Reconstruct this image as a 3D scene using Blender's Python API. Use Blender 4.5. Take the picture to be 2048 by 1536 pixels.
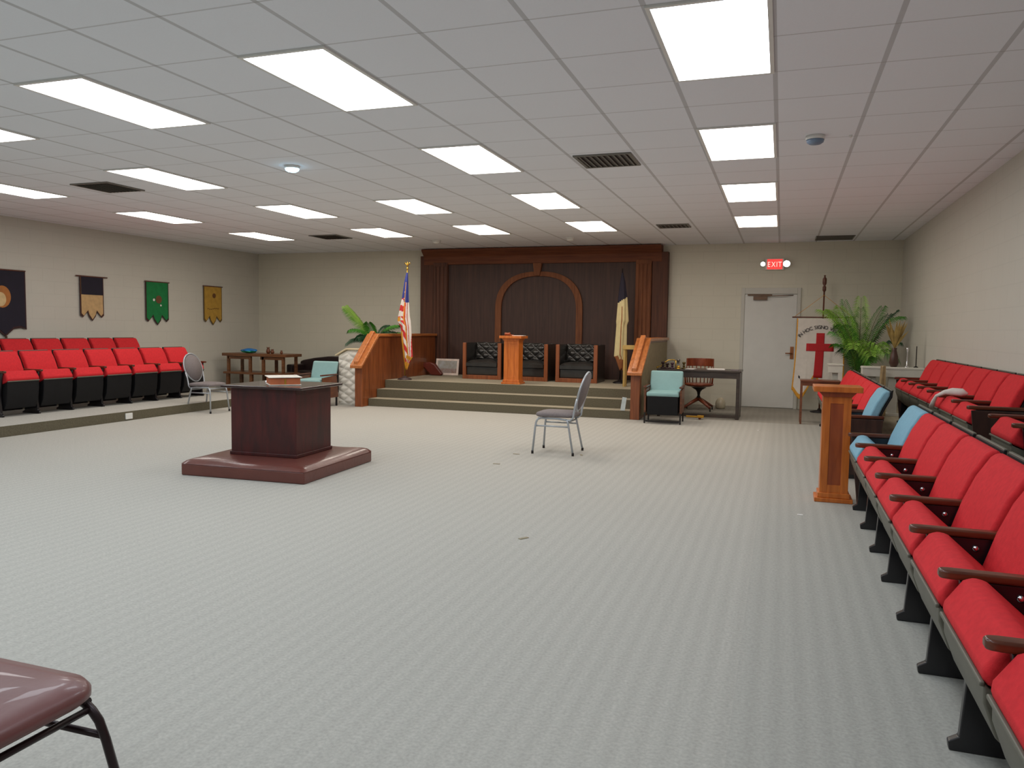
import bpy, bmesh, math, random
from mathutils import Vector, Matrix
random.seed(7)
C = bpy.context.scene.collection
scene = bpy.context.scene
PI = math.pi
for o in list(bpy.data.objects): bpy.data.objects.remove(o)

# ------------------------------------------------------------------ camera
YAW, PITCH, ROLL, FPX, CAMZ = 0.33425, -0.07131, 0.01415, 1546.0, 1.37
f0 = Vector((-math.sin(YAW), math.cos(YAW), 0)); r0 = Vector((math.cos(YAW), math.sin(YAW), 0)); u0 = Vector((0, 0, 1))
fw = f0*math.cos(PITCH)+u0*math.sin(PITCH); u2 = u0*math.cos(PITCH)-f0*math.sin(PITCH)
r3 = r0*math.cos(ROLL)+u2*math.sin(ROLL); u3 = u2*math.cos(ROLL)-r0*math.sin(ROLL)
cam = bpy.data.cameras.new('camera'); camo = bpy.data.objects.new('camera', cam); C.objects.link(camo)
cam.sensor_width = 36; cam.lens = FPX*36/2048; cam.clip_start = .02; cam.clip_end = 100
M = Matrix((r3, u3, -fw)).transposed().to_4x4(); M.translation = Vector((0, 0, CAMZ)); camo.matrix_world = M
scene.camera = camo

# ------------------------------------------------------------------ world and exposure
w = bpy.data.worlds.new('world'); scene.world = w; w.use_nodes = True
w.node_tree.nodes['Background'].inputs[0].default_value = (.75, .82, .95, 1)
w.node_tree.nodes['Background'].inputs[1].default_value = 0.05
scene.view_settings.view_transform = 'Standard'
scene.view_settings.look = 'None'
scene.view_settings.exposure = 0.06
scene.view_settings.gamma = 1
scene.view_settings.use_curve_mapping = False
LAMP = 9.0          # radiance of the ceiling light lenses
ROWTINT = {-1: (.83, .92, 1.0), 0: (.83, .92, 1.0), 1: (.87, .94, 1.0), 2: (.98, .97, .96), 3: (1.0, .94, .86), 4: (1.0, .90, .78)}

ROWMUL = {2: 1.05, 3: 1.15, 4: 1.3}
# room
XR, XL, YF, YB, ZC = 1.913, -11.26, 14.79, -3.2, 2.978
T = .61

# ------------------------------------------------------------------ materials
def lin(c):
    return tuple(((v/255)/12.92 if v/255 <= .04045 else ((v/255+.055)/1.055)**2.4) for v in c)+(1,)
MATS = {}
def mat(name, rgb, rough=.6, metal=0, noise=.12, scale=12, bump=0, bscale=60, coat=0, spec=.5):
    if name in MATS: return MATS[name]
    m = bpy.data.materials.new(name); m.use_nodes = True; n = m.node_tree.nodes; l = m.node_tree.links
    b = n['Principled BSDF']; b.inputs['Roughness'].default_value = rough; b.inputs['Metallic'].default_value = metal
    b.inputs['Specular IOR Level'].default_value = spec; b.inputs['Coat Weight'].default_value = coat
    c = lin(rgb); tc = n.new('ShaderNodeTexCoord')
    nz = n.new('ShaderNodeTexNoise'); nz.inputs['Scale'].default_value = scale; nz.inputs['Detail'].default_value = 3
    l.new(tc.outputs['Object'], nz.inputs['Vector'])
    r = n.new('ShaderNodeValToRGB'); r.color_ramp.elements[0].position = .3; r.color_ramp.elements[1].position = .7
    r.color_ramp.elements[0].color = tuple(v*(1-noise) for v in c[:3])+(1,)
    r.color_ramp.elements[1].color = tuple(min(1, v*(1+noise)) for v in c[:3])+(1,)
    l.new(nz.outputs[0], r.inputs[0]); l.new(r.outputs[0], b.inputs['Base Color'])
    if bump:
        n2 = n.new('ShaderNodeTexNoise'); n2.inputs['Scale'].default_value = bscale; l.new(tc.outputs['Object'], n2.inputs['Vector'])
        bp = n.new('ShaderNodeBump'); bp.inputs['Strength'].default_value = bump; bp.inputs['Distance'].default_value = .01
        l.new(n2.outputs[0], bp.inputs['Height']); l.new(bp.outputs[0], b.inputs['Normal'])
    MATS[name] = m; return m
def wood(name, a, b_, stretch=(1, 1, .08), scale=30, rough=.4, coat=.2):
    if name in MATS: return MATS[name]
    m = bpy.data.materials.new(name); m.use_nodes = True; n = m.node_tree.nodes; l = m.node_tree.links
    b = n['Principled BSDF']; b.inputs['Roughness'].default_value = rough; b.inputs['Coat Weight'].default_value = coat
    tc = n.new('ShaderNodeTexCoord'); mp = n.new('ShaderNodeMapping'); mp.inputs['Scale'].default_value = stretch
    l.new(tc.outputs['Object'], mp.inputs['Vector'])
    nz = n.new('ShaderNodeTexNoise'); nz.inputs['Scale'].default_value = scale; nz.inputs['Detail'].default_value = 5; nz.inputs['Distortion'].default_value = .6
    l.new(mp.outputs[0], nz.inputs['Vector'])
    r = n.new('ShaderNodeValToRGB'); r.color_ramp.elements[0].position = .32; r.color_ramp.elements[1].position = .68
    r.color_ramp.elements[0].color = lin(a); r.color_ramp.elements[1].color = lin(b_)
    l.new(nz.outputs[0], r.inputs[0]); l.new(r.outputs[0], b.inputs['Base Color'])
    MATS[name] = m; return m
def emit(name, rgb, s):
    if name in MATS: return MATS[name]
    m = bpy.data.materials.new(name); m.use_nodes = True; n = m.node_tree.nodes; l = m.node_tree.links
    n.remove(n['Principled BSDF']); e = n.new('ShaderNodeEmission'); e.inputs[0].default_value = tuple(rgb)+(1,); e.inputs[1].default_value = s
    l.new(e.outputs[0], n['Material Output'].inputs[0]); MATS[name] = m; return m
class NT:
    """small helper for hand-wired node materials"""
    def __init__(s, name):
        s.m = bpy.data.materials.new(name); s.m.use_nodes = True; s.n = s.m.node_tree.nodes; s.l = s.m.node_tree.links; s.b = s.n['Principled BSDF']
        MATS[name] = s.m
    def math(s, op, a, b=None, c=None):
        q = s.n.new('ShaderNodeMath'); q.operation = op
        for i, v in enumerate((a, b, c)):
            if v is None: continue
            if isinstance(v, (int, float)): q.inputs[i].default_value = v
            else: s.l.new(v, q.inputs[i])
        return q.outputs[0]
    def xyz(s):
        tc = s.n.new('ShaderNodeTexCoord'); sp = s.n.new('ShaderNodeSeparateXYZ'); s.l.new(tc.outputs['Object'], sp.inputs[0])
        s.obj = tc.outputs['Object']; return sp.outputs
    def noise(s, scale, vec=None, detail=3):
        q = s.n.new('ShaderNodeTexNoise'); q.inputs['Scale'].default_value = scale; q.inputs['Detail'].default_value = detail
        s.l.new(vec or s.obj, q.inputs['Vector']); return q.outputs[0]
    def mapping(s, sc):
        q = s.n.new('ShaderNodeMapping'); q.inputs['Scale'].default_value = sc; s.l.new(s.obj, q.inputs['Vector']); return q.outputs[0]
    def mix(s, f, a, b):
        q = s.n.new('ShaderNodeMix'); q.data_type = 'RGBA'
        for i, v in ((0, f), (6, a), (7, b)):
            if isinstance(v, (int, float, tuple)): q.inputs[i].default_value = v
            else: s.l.new(v, q.inputs[i])
        return q.outputs[2]
    def bump(s, h, st, d=.01):
        q = s.n.new('ShaderNodeBump'); q.inputs['Strength'].default_value = st; q.inputs['Distance'].default_value = d
        s.l.new(h, q.inputs['Height']); s.l.new(q.outputs[0], s.b.inputs['Normal'])

def carpet_mat(name, a, b_, seam=True, rib=True):
    t = NT(name); x, y, z = t.xyz(); t.b.inputs['Roughness'].default_value = .95; t.b.inputs['Specular IOR Level'].default_value = .1
    n1 = t.noise(75, detail=5); n2 = t.noise(.9, detail=4)
    f = t.math('MULTIPLY_ADD', n1, 1.5, -.25)
    col = t.mix(f, lin(a), lin(b_))
    # ribs of the loop pile running along the room, broken by short bars
    rb = t.math('SINE', t.math('MULTIPLY', x, 2*PI/.085))
    row = t.math('SINE', t.math('MULTIPLY', y, 2*PI/.075))
    sh = t.math('MULTIPLY', rb, t.math('MULTIPLY_ADD', row, .25, .75))
    k = t.math('MULTIPLY_ADD', sh, .16, .5)
    col = t.mix(t.math('MULTIPLY', k, .36), col, lin(tuple(v*.72 for v in a)))
    col = t.mix(t.math('MULTIPLY', n2, .12), col, lin(tuple(v*.8 for v in a)))
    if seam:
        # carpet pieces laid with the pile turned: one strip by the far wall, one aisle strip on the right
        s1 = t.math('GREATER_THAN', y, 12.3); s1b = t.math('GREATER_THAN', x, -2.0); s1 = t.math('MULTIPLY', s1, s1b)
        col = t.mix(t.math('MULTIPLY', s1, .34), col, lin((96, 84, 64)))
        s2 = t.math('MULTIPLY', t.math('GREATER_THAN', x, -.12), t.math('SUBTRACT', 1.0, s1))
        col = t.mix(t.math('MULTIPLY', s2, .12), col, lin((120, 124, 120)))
    t.l.new(col, t.b.inputs['Base Color'])
    t.bump(t.math('ADD', t.math('MULTIPLY', n1, .5), t.math('MULTIPLY', sh, .25)), .5, .006)
    return t.m
M_carpet = carpet_mat('carpet', (166, 163, 156), (202, 199, 190))
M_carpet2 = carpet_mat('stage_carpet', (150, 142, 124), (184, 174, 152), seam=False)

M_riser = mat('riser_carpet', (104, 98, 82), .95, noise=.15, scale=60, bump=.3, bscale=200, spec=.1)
def wall_mat(name, rgb, ax):
    t = NT(name); o = t.xyz(); t.b.inputs['Roughness'].default_value = .55
    h = o[ax]; z = o[2]
    rowv = t.math('DIVIDE', z, .203); row = t.math('FLOOR', rowv); fz = t.math('FRACT', rowv)
    off = t.math('MULTIPLY', t.math('MODULO', row, 2), .5)
    fx = t.math('FRACT', t.math('ADD', t.math('DIVIDE', h, .406), t.math('ADD', off, 100.0)))
    def near(v, wd): # 1 in the joint
        return t.math('SUBTRACT', 1, t.math('MULTIPLY', t.math('GREATER_THAN', v, wd), t.math('LESS_THAN', v, 1-wd)))
    j = t.math('MAXIMUM', near(fz, .03), near(fx, .016))
    n1 = t.noise(3); n2 = t.noise(90)
    base = t.mix(t.math('MULTIPLY', n1, .25), lin(rgb), lin(tuple(v*.9 for v in rgb)))
    base = t.mix(t.math('MULTIPLY', j, .09), base, lin(tuple(v*.72 for v in rgb)))
    t.l.new(base, t.b.inputs['Base Color'])
    t.bump(t.math('SUBTRACT', t.math('MULTIPLY', n2, .2), t.math('MULTIPLY', j, .6)), .4, .004)
    return t.m
M_wall_x = wall_mat('painted_block_far', (214, 210, 194), 0)
M_wall_y = wall_mat('painted_block_side', (205, 202, 192), 1)

def ceil_mat():
    t = NT('ceiling_tile'); x, y, z = t.xyz(); t.b.inputs['Roughness'].default_value = .9
    fx = t.math('FRACT', t.math('ADD', t.math('DIVIDE', x, T), 1.161+100))
    fy = t.math('FRACT', t.math('ADD', t.math('DIVIDE', y, T), -6.465+100))
    def near(v, wd): return t.math('SUBTRACT', 1, t.math('MULTIPLY', t.math('GREATER_THAN', v, wd), t.math('LESS_THAN', v, 1-wd)))
    gx = near(fx, .024); gy = near(fy, .011)
    n1 = t.noise(160, detail=4); n2 = t.noise(1.3)
    base = t.mix(t.math('MULTIPLY', n1, .5), lin((243, 247, 254)), lin((228, 232, 240)))
    base = t.mix(t.math('MULTIPLY', n2, .15), base, lin((214, 216, 222)))
    base = t.mix(t.math('MULTIPLY', gx, .5), base, lin((150, 148, 146)))
    base = t.mix(t.math('MULTIPLY', gy, .42), base, lin((150, 147, 144)))
    t.l.new(base, t.b.inputs['Base Color'])
    g = t.math('MAXIMUM', gx, gy)
    t.bump(t.math('ADD', t.math('MULTIPLY', n1, .4), g), .25, .004)
    return t.m
M_ceil = ceil_mat()
RED = mat('red_upholstery', (206, 44, 50), .85, noise=.08, scale=40, bump=.15, bscale=300, spec=.25)
BLUE = mat('blue_upholstery', (128, 172, 192), .85, noise=.06, scale=40, bump=.15, bscale=300, spec=.25)
BLK = mat('black_enamel', (24, 22, 26), .28, noise=.2, coat=.3)
BLKM = mat('black_shell', (15, 15, 18), .6, noise=.2, spec=.3)
TAUPE = mat('taupe_enamel', (98, 96, 84), .45, noise=.08)
CHROME = mat('chrome', (225, 228, 232), .18, 1, noise=.03)
ARMW = wood('armrest_wood', (70, 32, 18), (104, 52, 30), (.15, 1, 1), 40, .3)
DKW = wood('dark_end_wood', (46, 28, 24), (66, 42, 36), (1, 1, .15), 25, .4)
PANEL = wood('panelling_wood', (66, 36, 24), (92, 54, 36), (1, 1, .05), 24, .7, 0)
PANELD = wood('dark_panel_wood', (52, 32, 26), (72, 46, 37), (1, 1, .05), 24, .6, 0)
TRIMW = wood('moulding_wood', (98, 54, 28), (128, 76, 42), (1, 1, .08), 30, .75, 0)
CORN = wood('cornice_wood', (92, 48, 28), (118, 66, 38), (.06, 1, 1), 30, .75, 0)
RAILW = wood('rail_wood', (112, 58, 28), (148, 82, 42), (1, 1, .08), 24, .4)
CAPW = wood('rail_cap_wood', (160, 92, 44), (198, 122, 66), (1, .08, 1), 30, .35)
OAK = wood('orange_oak', (178, 90, 26), (212, 118, 44), (1, 1, .1), 26, .35)
OAKD = wood('orange_oak_panel', (134, 58, 22), (164, 78, 32), (1, 1, .1), 26, .4)
MAHOG = wood('mahogany', (46, 12, 13), (76, 20, 19), (1, 1, .2), 14, .42, .0)
MAHOGT = wood('mahogany_top', (38, 20, 20), (58, 30, 28), (.2, 1, 1), 20, .22, .5)
MAROON = mat('maroon_vinyl', (98, 52, 44), .3, noise=.1, scale=5, bump=.2, bscale=25, coat=.15)
MAROON2 = mat('burgundy_vinyl', (112, 68, 66), .38, noise=.06, scale=6, bump=.1, bscale=30, coat=.15)
GREYF = mat('grey_fabric', (120, 112, 112), .9, noise=.1, scale=60)
SILV = mat('silver_paint', (176, 182, 188), .35, .5, noise=.04)
TEAL = mat('teal_vinyl', (138, 176, 176), .55, noise=.05, scale=8, bump=.1, bscale=30)
BLEA = mat('black_leather', (44, 42, 40), .3, noise=.2, scale=8, bump=.1, coat=.2)
WHV = mat('white_vinyl', (242, 238, 228), .35, noise=.05)
WHP = mat('white_paint', (208, 206, 196), .5, noise=.04)
CREAMT = mat('cream_trim', (222, 204, 168), .4, noise=.05)
GOLD = mat('gold', (200, 160, 70), .3, .8, noise=.1)
GOLDF = mat('gold_fringe', (214, 150, 42), .7, noise=.2, scale=80)
WHF = mat('white_cloth', (220, 212, 204), .8, noise=.05)
IVORY = mat('ivory_cloth', (206, 190, 142), .8, noise=.06)
NAVY = mat('navy_cloth', (26, 20, 38), .8, noise=.1)
USBLUE = mat('flag_blue', (40, 52, 130), .7, noise=.08)
USRED = mat('flag_red', (196, 40, 40), .7, noise=.06)
DARKM = mat('dark_metal', (34, 30, 30), .4, .3, noise=.1)
DOORM = mat('door_paint', (212, 212, 208), .45, noise=.03, scale=4)
FRAMEM = mat('door_frame_paint', (196, 194, 186), .45, noise=.03, scale=4)
LEAF = mat('palm_leaf', (72, 138, 44), .45, noise=.3, scale=5)
LEAFL = mat('palm_leaf_light', (156, 204, 84), .45, noise=.25, scale=6)
LEAFD = mat('palm_leaf_dark', (30, 74, 42), .5, noise=.3, scale=6)
DRY = mat('dried_leaf', (168, 144, 84), .7, noise=.3, scale=10)
STEM = mat('plant_stem', (96, 92, 50), .6)
VENT = mat('vent_metal', (120, 118, 112), .5, .2, noise=.05)
VENTD = mat('vent_dark', (84, 80, 76), .8, noise=.1)
PLW = mat('white_plastic', (226, 226, 222), .4, noise=.02)

# ------------------------------------------------------------------ mesh helpers
class MB:
    def __init__(s): s.v = []; s.f = []; s.mi = []; s.sm = []
    def add(s, vs, fs, mi=0, smooth=False):
        b = len(s.v); s.v += [tuple(v) for v in vs]; s.f += [tuple(i+b for i in f) for f in fs]
        s.mi += [mi]*len(fs); s.sm += [smooth]*len(fs); return s
    def box(s, x0, x1, y0, y1, z0, z1, mi=0):
        v = [(x, y, z) for z in (z0, z1) for x, y in ((x0, y0), (x1, y0), (x1, y1), (x0, y1))]
        return s.add(v, [(3, 2, 1, 0), (4, 5, 6, 7), (0, 1, 5, 4), (1, 2, 6, 5), (2, 3, 7, 6), (3, 0, 4, 7)], mi)
    def prism(s, prof, axis, a, b, mi=0):
        """prof: (p,q) list; extruded along axis (p,q fill the other two axes in order)"""
        n = len(prof)
        def P(p, q, t): return {'x': (t, p, q), 'y': (p, t, q), 'z': (p, q, t)}[axis]
        v = [P(p, q, a) for p, q in prof]+[P(p, q, b) for p, q in prof]
        f = [(i, (i+1) % n, (i+1) % n+n, i+n) for i in range(n)]+[tuple(range(n))[::-1], tuple(range(n, 2*n))]
        return s.add(v, f, mi)
    def tube(s, pts, r, n=10, mi=0, cap=True):
        pts = [Vector(p) for p in pts]; rs = r if isinstance(r, (list, tuple)) else [r]*len(pts)
        v = []; prev = None
        for i, p in enumerate(pts):
            t = (pts[min(i+1, len(pts)-1)]-pts[max(i-1, 0)]).normalized()
            if prev is None: a = t.orthogonal().normalized()
            else: a = (prev-t*prev.dot(t)).normalized()
            prev = a; b = t.cross(a)
            for k in range(n):
                an = 2*PI*k/n; v.append(p+(a*math.cos(an)+b*math.sin(an))*rs[i])
        f = [(i*n+k, i*n+(k+1) % n, (i+1)*n+(k+1) % n, (i+1)*n+k) for i in range(len(pts)-1) for k in range(n)]
        s.add(v, f, mi, True)
        if cap:
            b0 = len(s.v)-len(v)
            s.f += [tuple(b0+k for k in range(n))[::-1], tuple(b0+(len(pts)-1)*n+k for k in range(n))]; s.mi += [mi, mi]; s.sm += [False, False]
        return s
    def lathe(s, prof, c=(0, 0, 0), n=20, mi=0):
        v = []; f = []; m = len(prof)
        for r, z in prof:
            for k in range(n):
                an = 2*PI*k/n; v.append((c[0]+r*math.cos(an), c[1]+r*math.sin(an), c[2]+z))
        f = [(i*n+k, i*n+(k+1) % n, (i+1)*n+(k+1) % n, (i+1)*n+k) for i in range(m-1) for k in range(n)]
        s.add(v, f, mi, True); b0 = len(s.v)-len(v)
        s.f += [tuple(b0+k for k in range(n))[::-1], tuple(b0+(m-1)*n+k for k in range(n))]; s.mi += [mi, mi]; s.sm += [False, False]
        return s
    def surf(s, fn, nu, nv, mi=0, close_u=False, smooth=True):
        v = [fn(i/nu, j/nv) for j in range(nv+1) for i in range(nu+(0 if close_u else 1))]
        w_ = nu+(0 if close_u else 1)
        f = []; ms = []
        for j in range(nv):
            for i in range(nu):
                f.append((j*w_+i, j*w_+(i+1) % w_, (j+1)*w_+(i+1) % w_, (j+1)*w_+i))
                ms.append(mi((i+.5)/nu, (j+.5)/nv) if callable(mi) else mi)
        b = len(s.v); s.v += [tuple(p) for p in v]; s.f += [tuple(i+b for i in q) for q in f]; s.mi += ms; s.sm += [smooth]*len(f)
        return s
    def xf(s, mtx, start=0):
        s.v[start:] = [tuple(mtx @ Vector(p)) for p in s.v[start:]]; return s
def obj(name, mb, mats, parent=None, loc=None, rotz=0, bevel=0, seg=2, subsurf=0, solid=0, fixn=True):
    me = bpy.data.meshes.new(name); me.from_pydata(mb.v, [], mb.f)
    if not isinstance(mats, (list, tuple)): mats = [mats]
    for m in mats: me.materials.append(m)
    me.polygons.foreach_set('material_index', mb.mi); me.polygons.foreach_set('use_smooth', mb.sm); me.update()
    if fixn:
        bm = bmesh.new(); bm.from_mesh(me); bmesh.ops.recalc_face_normals(bm, faces=bm.faces); bm.to_mesh(me); bm.free()
    o = bpy.data.objects.new(name, me); C.objects.link(o)
    if parent: o.parent = parent
    if loc: o.location = loc
    if rotz: o.rotation_euler = (0, 0, rotz)
    if solid:
        md = o.modifiers.new('solid', 'SOLIDIFY'); md.thickness = solid; md.offset = 0
    if bevel:
        md = o.modifiers.new('bevel', 'BEVEL'); md.width = bevel; md.segments = seg; md.limit_method = 'ANGLE'; md.angle_limit = .6; md.harden_normals = False
        for p in me.polygons: p.use_smooth = True
        ws = o.modifiers.new('wn', 'WEIGHTED_NORMAL'); ws.keep_sharp = True
    if subsurf:
        md = o.modifiers.new('sub', 'SUBSURF'); md.levels = subsurf; md.render_levels = subsurf
    return o
def tag(o, label, cat, group=None):
    o['label'] = label; o['category'] = cat
    if group: o['group'] = group
    return o
def thing(name, label, cat, loc=(0, 0, 0), rotz=0, group=None):
    o = bpy.data.objects.new(name, None); C.objects.link(o); o.empty_display_size = .1
    o.location = loc; o.rotation_euler = (0, 0, rotz); return tag(o, label, cat, group)
def struct(o): o['kind'] = 'structure'; return o
def dup(root, loc, rotz, label, group=None):
    r = root.copy(); C.objects.link(r); r.location = loc; r.rotation_euler = (0, 0, rotz); r['label'] = label
    if group: r['group'] = group
    for ch in list(root.children):
        c = ch.copy(); C.objects.link(c); c.parent = r
        for g in ch.children:
            d = g.copy(); C.objects.link(d); d.parent = c
    return r
FONT = None
def text_mb(txt, size, mb=None, arc=None, extrude=.002, xs=1.0):
    """letters as a mesh in the local xz plane (facing -y); arc=(radius, span angle)"""
    mb = mb or MB(); adv = []
    for ch in txt:
        cu = bpy.data.curves.new('t', 'FONT'); cu.body = ch; cu.size = size; cu.extrude = extrude; cu.align_x = 'CENTER'; cu.resolution_u = 3
        to = bpy.data.objects.new('t', cu); C.objects.link(to); bpy.context.view_layer.update()
        me = bpy.data.meshes.new_from_object(to.evaluated_get(bpy.context.evaluated_depsgraph_get()))
        vs = [v.co.copy() for v in me.vertices]; fs = [tuple(p.vertices) for p in me.polygons]
        wd = (max(v.x for v in vs)-min(v.x for v in vs)) if vs else size*.3
        cx = (max(v.x for v in vs)+min(v.x for v in vs))/2 if vs else 0
        adv.append((wd, cx, vs, fs)); bpy.data.objects.remove(to); bpy.data.curves.remove(cu); bpy.data.meshes.remove(me)
    gap = size*.14; tot = sum(a[0]*xs for a in adv)+gap*(len(adv)-1); x = -tot/2
    for wd, cx, vs, fs in adv:
        c = x+wd*xs/2; x += wd*xs+gap
        if not vs: continue
        if arc:
            R, span = arc; th = c/tot*span
            out = [Vector(((R+v.y)*math.sin(th)+(v.x-cx)*xs*math.cos(th), -v.z, (R+v.y)*math.cos(th)-(v.x-cx)*xs*math.sin(th)-R)) for v in vs]
        else: out = [Vector((c+(v.x-cx)*xs, -v.z, v.y)) for v in vs]
        mb.add(out, fs)
    return mb

# ------------------------------------------------------------------ room shell
def slab(name, x0, x1, y0, y1, z0, z1, m): return struct(obj(name, MB().box(x0, x1, y0, y1, z0, z1), m))
slab('floor', XL-.2, XR+.2, YB-.2, YF+.2, -.1, 0, M_carpet)
slab('ceiling', XL-.2, XR+.2, YB-.2, YF+.2, ZC, ZC+.1, M_ceil)
slab('wall_left', XL-.2, XL, YB-.2, YF+.2, 0, ZC, M_wall_y)
slab('wall_right', XR, XR+.2, YB-.2, YF+.2, 0, ZC, M_wall_y)
slab('wall_front', XL, XR, YF, YF+.2, 0, ZC, M_wall_x)
slab('wall_rear', XL, XR, YB-.2, YB, 0, ZC, M_wall_x)
RH = .21
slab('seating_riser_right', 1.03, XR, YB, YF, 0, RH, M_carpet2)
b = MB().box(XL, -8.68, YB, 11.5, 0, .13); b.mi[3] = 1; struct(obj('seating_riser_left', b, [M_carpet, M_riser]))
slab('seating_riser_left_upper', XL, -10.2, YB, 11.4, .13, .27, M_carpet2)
# stage with three steps
SZ = .42; SX0, SX1 = -6.73, -2.17
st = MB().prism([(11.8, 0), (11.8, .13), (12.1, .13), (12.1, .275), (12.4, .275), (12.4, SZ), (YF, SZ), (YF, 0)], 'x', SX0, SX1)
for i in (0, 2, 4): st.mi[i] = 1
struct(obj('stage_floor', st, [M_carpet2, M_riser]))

# ------------------------------------------------------------------ wood panelling behind the stage
pn = thing('wood_panelling', 'dark brown wood panelling with arch moulding and cornice covering the wall behind the stage', 'wall panelling', (-4.58, 14.7, SZ))
def pbox(name, x0, x1, y0, y1, z0, z1, m, bevel=0): # world coordinates relative to panelling root
    return obj(name, MB().box(x0+4.58, x1+4.58, y0-14.7, y1-14.7, z0-SZ, z1-SZ), m, pn, bevel=bevel)
pbox('back_panel', -6.5, -2.64, 14.66, 14.785, SZ, 2.7, PANELD)
for x0, x1 in ((-7.12, -6.83), (-2.33, -2.04)): pbox('side_panel', x0, x1, 14.62, 14.785, 0 if x1 < -6.8 or x0 > -2.4 else SZ, 2.84, PANEL, .004)
for x0, x1 in ((-6.82, -6.5), (-2.64, -2.34)):
    b = MB(); n = 4; wv = (x1-x0)/n
    b.box(x0+4.58, x1+4.58, -.1, .085, 0, 2.7-SZ)
    for i in range(n): b.box(x0+4.58+wv*i+.012, x0+4.58+wv*(i+1)-.012, -.115, -.1, .12, 2.62-SZ)
    obj('pilaster', b, PANEL if x0 < -5 else TRIMW, pn, bevel=.004)
prof = [(0, 2.66), (-.17, 2.66), (-.17, 2.82), (-.2, 2.84), (-.24, 2.88), (-.3, 2.93), (-.3, 2.965), (0, 2.965)]
b = MB().prism([(p+.085, q-SZ) for p, q in prof], 'x', -7.04+4.58, -2.16+4.58); obj('cornice', b, CORN, pn, bevel=.004)
# arch moulding
def arch_pts(w_, ztop, zs, n=28):
    out = [(-w_, SZ)]
    for i in range(n+1):
        a = PI-PI*i/n; e = .82
        out.append((w_*math.copysign(abs(math.cos(a))**e, math.cos(a)), zs+(ztop-zs)*abs(math.sin(a))**e))
    return out+[(w_, SZ)]
ou = arch_pts(.9, 2.50, 1.72); inn = arch_pts(.775, 2.41, 1.72)
vs = []
for y in (-.04-.02, -.035+.0): pass
for y in (-.085, -.04):
    vs += [(x+.02, y, z-SZ) for x, z in ou]+[(x+.02, y, z-SZ) for x, z in inn]
n = len(ou); fs = []
for i in range(n-1):
    fs += [(i, i+1, n+i+1, n+i), (2*n+i, 3*n+i, 3*n+i+1, 2*n+i+1), (i, 2*n+i, 2*n+i+1, i+1), (n+i, n+i+1, 3*n+i+1, 3*n+i)]
obj('arch_moulding', MB().add(vs, fs), TRIMW, pn)
obj('keystone', MB().prism([(-.055, 2.42-SZ), (.075-.02, 2.42-SZ), (.095, 2.665-SZ), (-.085, 2.665-SZ)], 'y', -.12, -.04), TRIMW, pn, bevel=.005)

# ------------------------------------------------------------------ half walls with sloping handrails on both sides of the stage
def half_wall(name, label, xa, xb, y0, ys, y1, outer):
    cx = (xa+xb)/2; t = thing(name, label, 'half wall', (cx, y0, 0)); h = (xb-xa)/2
    z0, z1 = .74, 1.2
    P = [(0, 0), (0, z0), (ys-y0, z1), (y1-y0, z1), (y1-y0, 0)]
    obj('wall_panel', MB().prism(P, 'x', -h, h), RAILW, t, bevel=.004)
    s = (z1-z0)/(ys-y0); yo = -.09
    cap = [(yo, z0+s*yo), (yo, z0+s*yo+.05), (ys-y0-.02, z1+.05), (y1-y0, z1+.05), (y1-y0, z1), (ys-y0, z1)]
    obj('handrail', MB().prism(cap, 'x', -h-.045, h+.045), CAPW, t, bevel=.008)
    rl = [(yo+.02, z0+s*yo+.055), (yo+.02, z0+s*yo+.12), (ys-y0-.03, z1+.10), (ys-y0+.06, z1+.05)]
    obj('rail_bead', MB().prism(rl, 'x', -.05, .03), CAPW, t, bevel=.01)
    if outer:
        sg = 1 if outer > 0 else -1
        xo = sg*h
        obj('outer_panel', MB().prism([(.14, .05), (.14, z0+s*.14-.03), (ys-y0+.02, z1-.03), (y1-y0-.01, z1-.03), (y1-y0-.01, .05)], 'x', xo, xo+sg*.012), mat('olive_grey_paint', (140, 128, 100), .7), t)
    return t
half_wall('half_wall', 'wooden half wall with sloping orange handrail at left edge of stage, beside striped flag', -6.88, -6.74, 11.6, 12.12, 14.55, 0)
half_wall('half_wall', 'wooden half wall with sloping orange handrail between stage steps and dark desk', -2.165, -2.025, 11.79, 12.5, 14.6, 1)

# ------------------------------------------------------------------ ceiling lights
def ceiling_light():
    t = thing('ceiling_light', '', 'ceiling light')
    Wd, L = T-.03, 2*T-.03
    fr = MB(); o_, i_ = T/2-.004, T/2-.028; oy, iy = T-.004, T-.028
    for a in (-1, 1):
        fr.box(min(a*o_, a*i_), max(a*o_, a*i_), -oy, oy, -.012, 0); fr.box(-i_, i_, min(a*oy, a*iy), max(a*oy, a*iy), -.012, 0)
    obj('frame', fr, PLW, t)
    d = MB(); n = 12
    def fn(u, v):
        x = (u-.5)*2*i_; y = (v-.5)*2*iy; h = abs(math.sin(2*PI*u)); e = min(1, min(v, 1-v)*30)
        return (x, y, -.006-.005*h*e)
    d.surf(fn, 16, 30)
    return t, d
COLS = {'A': 0, 'B': -4, 'C': -7, 'D': -10, 'E': -14}
lt, dmb = ceiling_light()
lens = {}
ordc = {'A': 'the rightmost line', 'B': 'the second line from the right', 'C': 'the middle line', 'D': 'the second line from the left', 'E': 'the leftmost line'}
ordr = {-1: 'above and behind the camera', 0: 'just out of view overhead', 1: 'largest and nearest in', 2: 'second nearest in', 3: 'third nearest in', 4: 'farthest in'}
first = True
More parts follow.
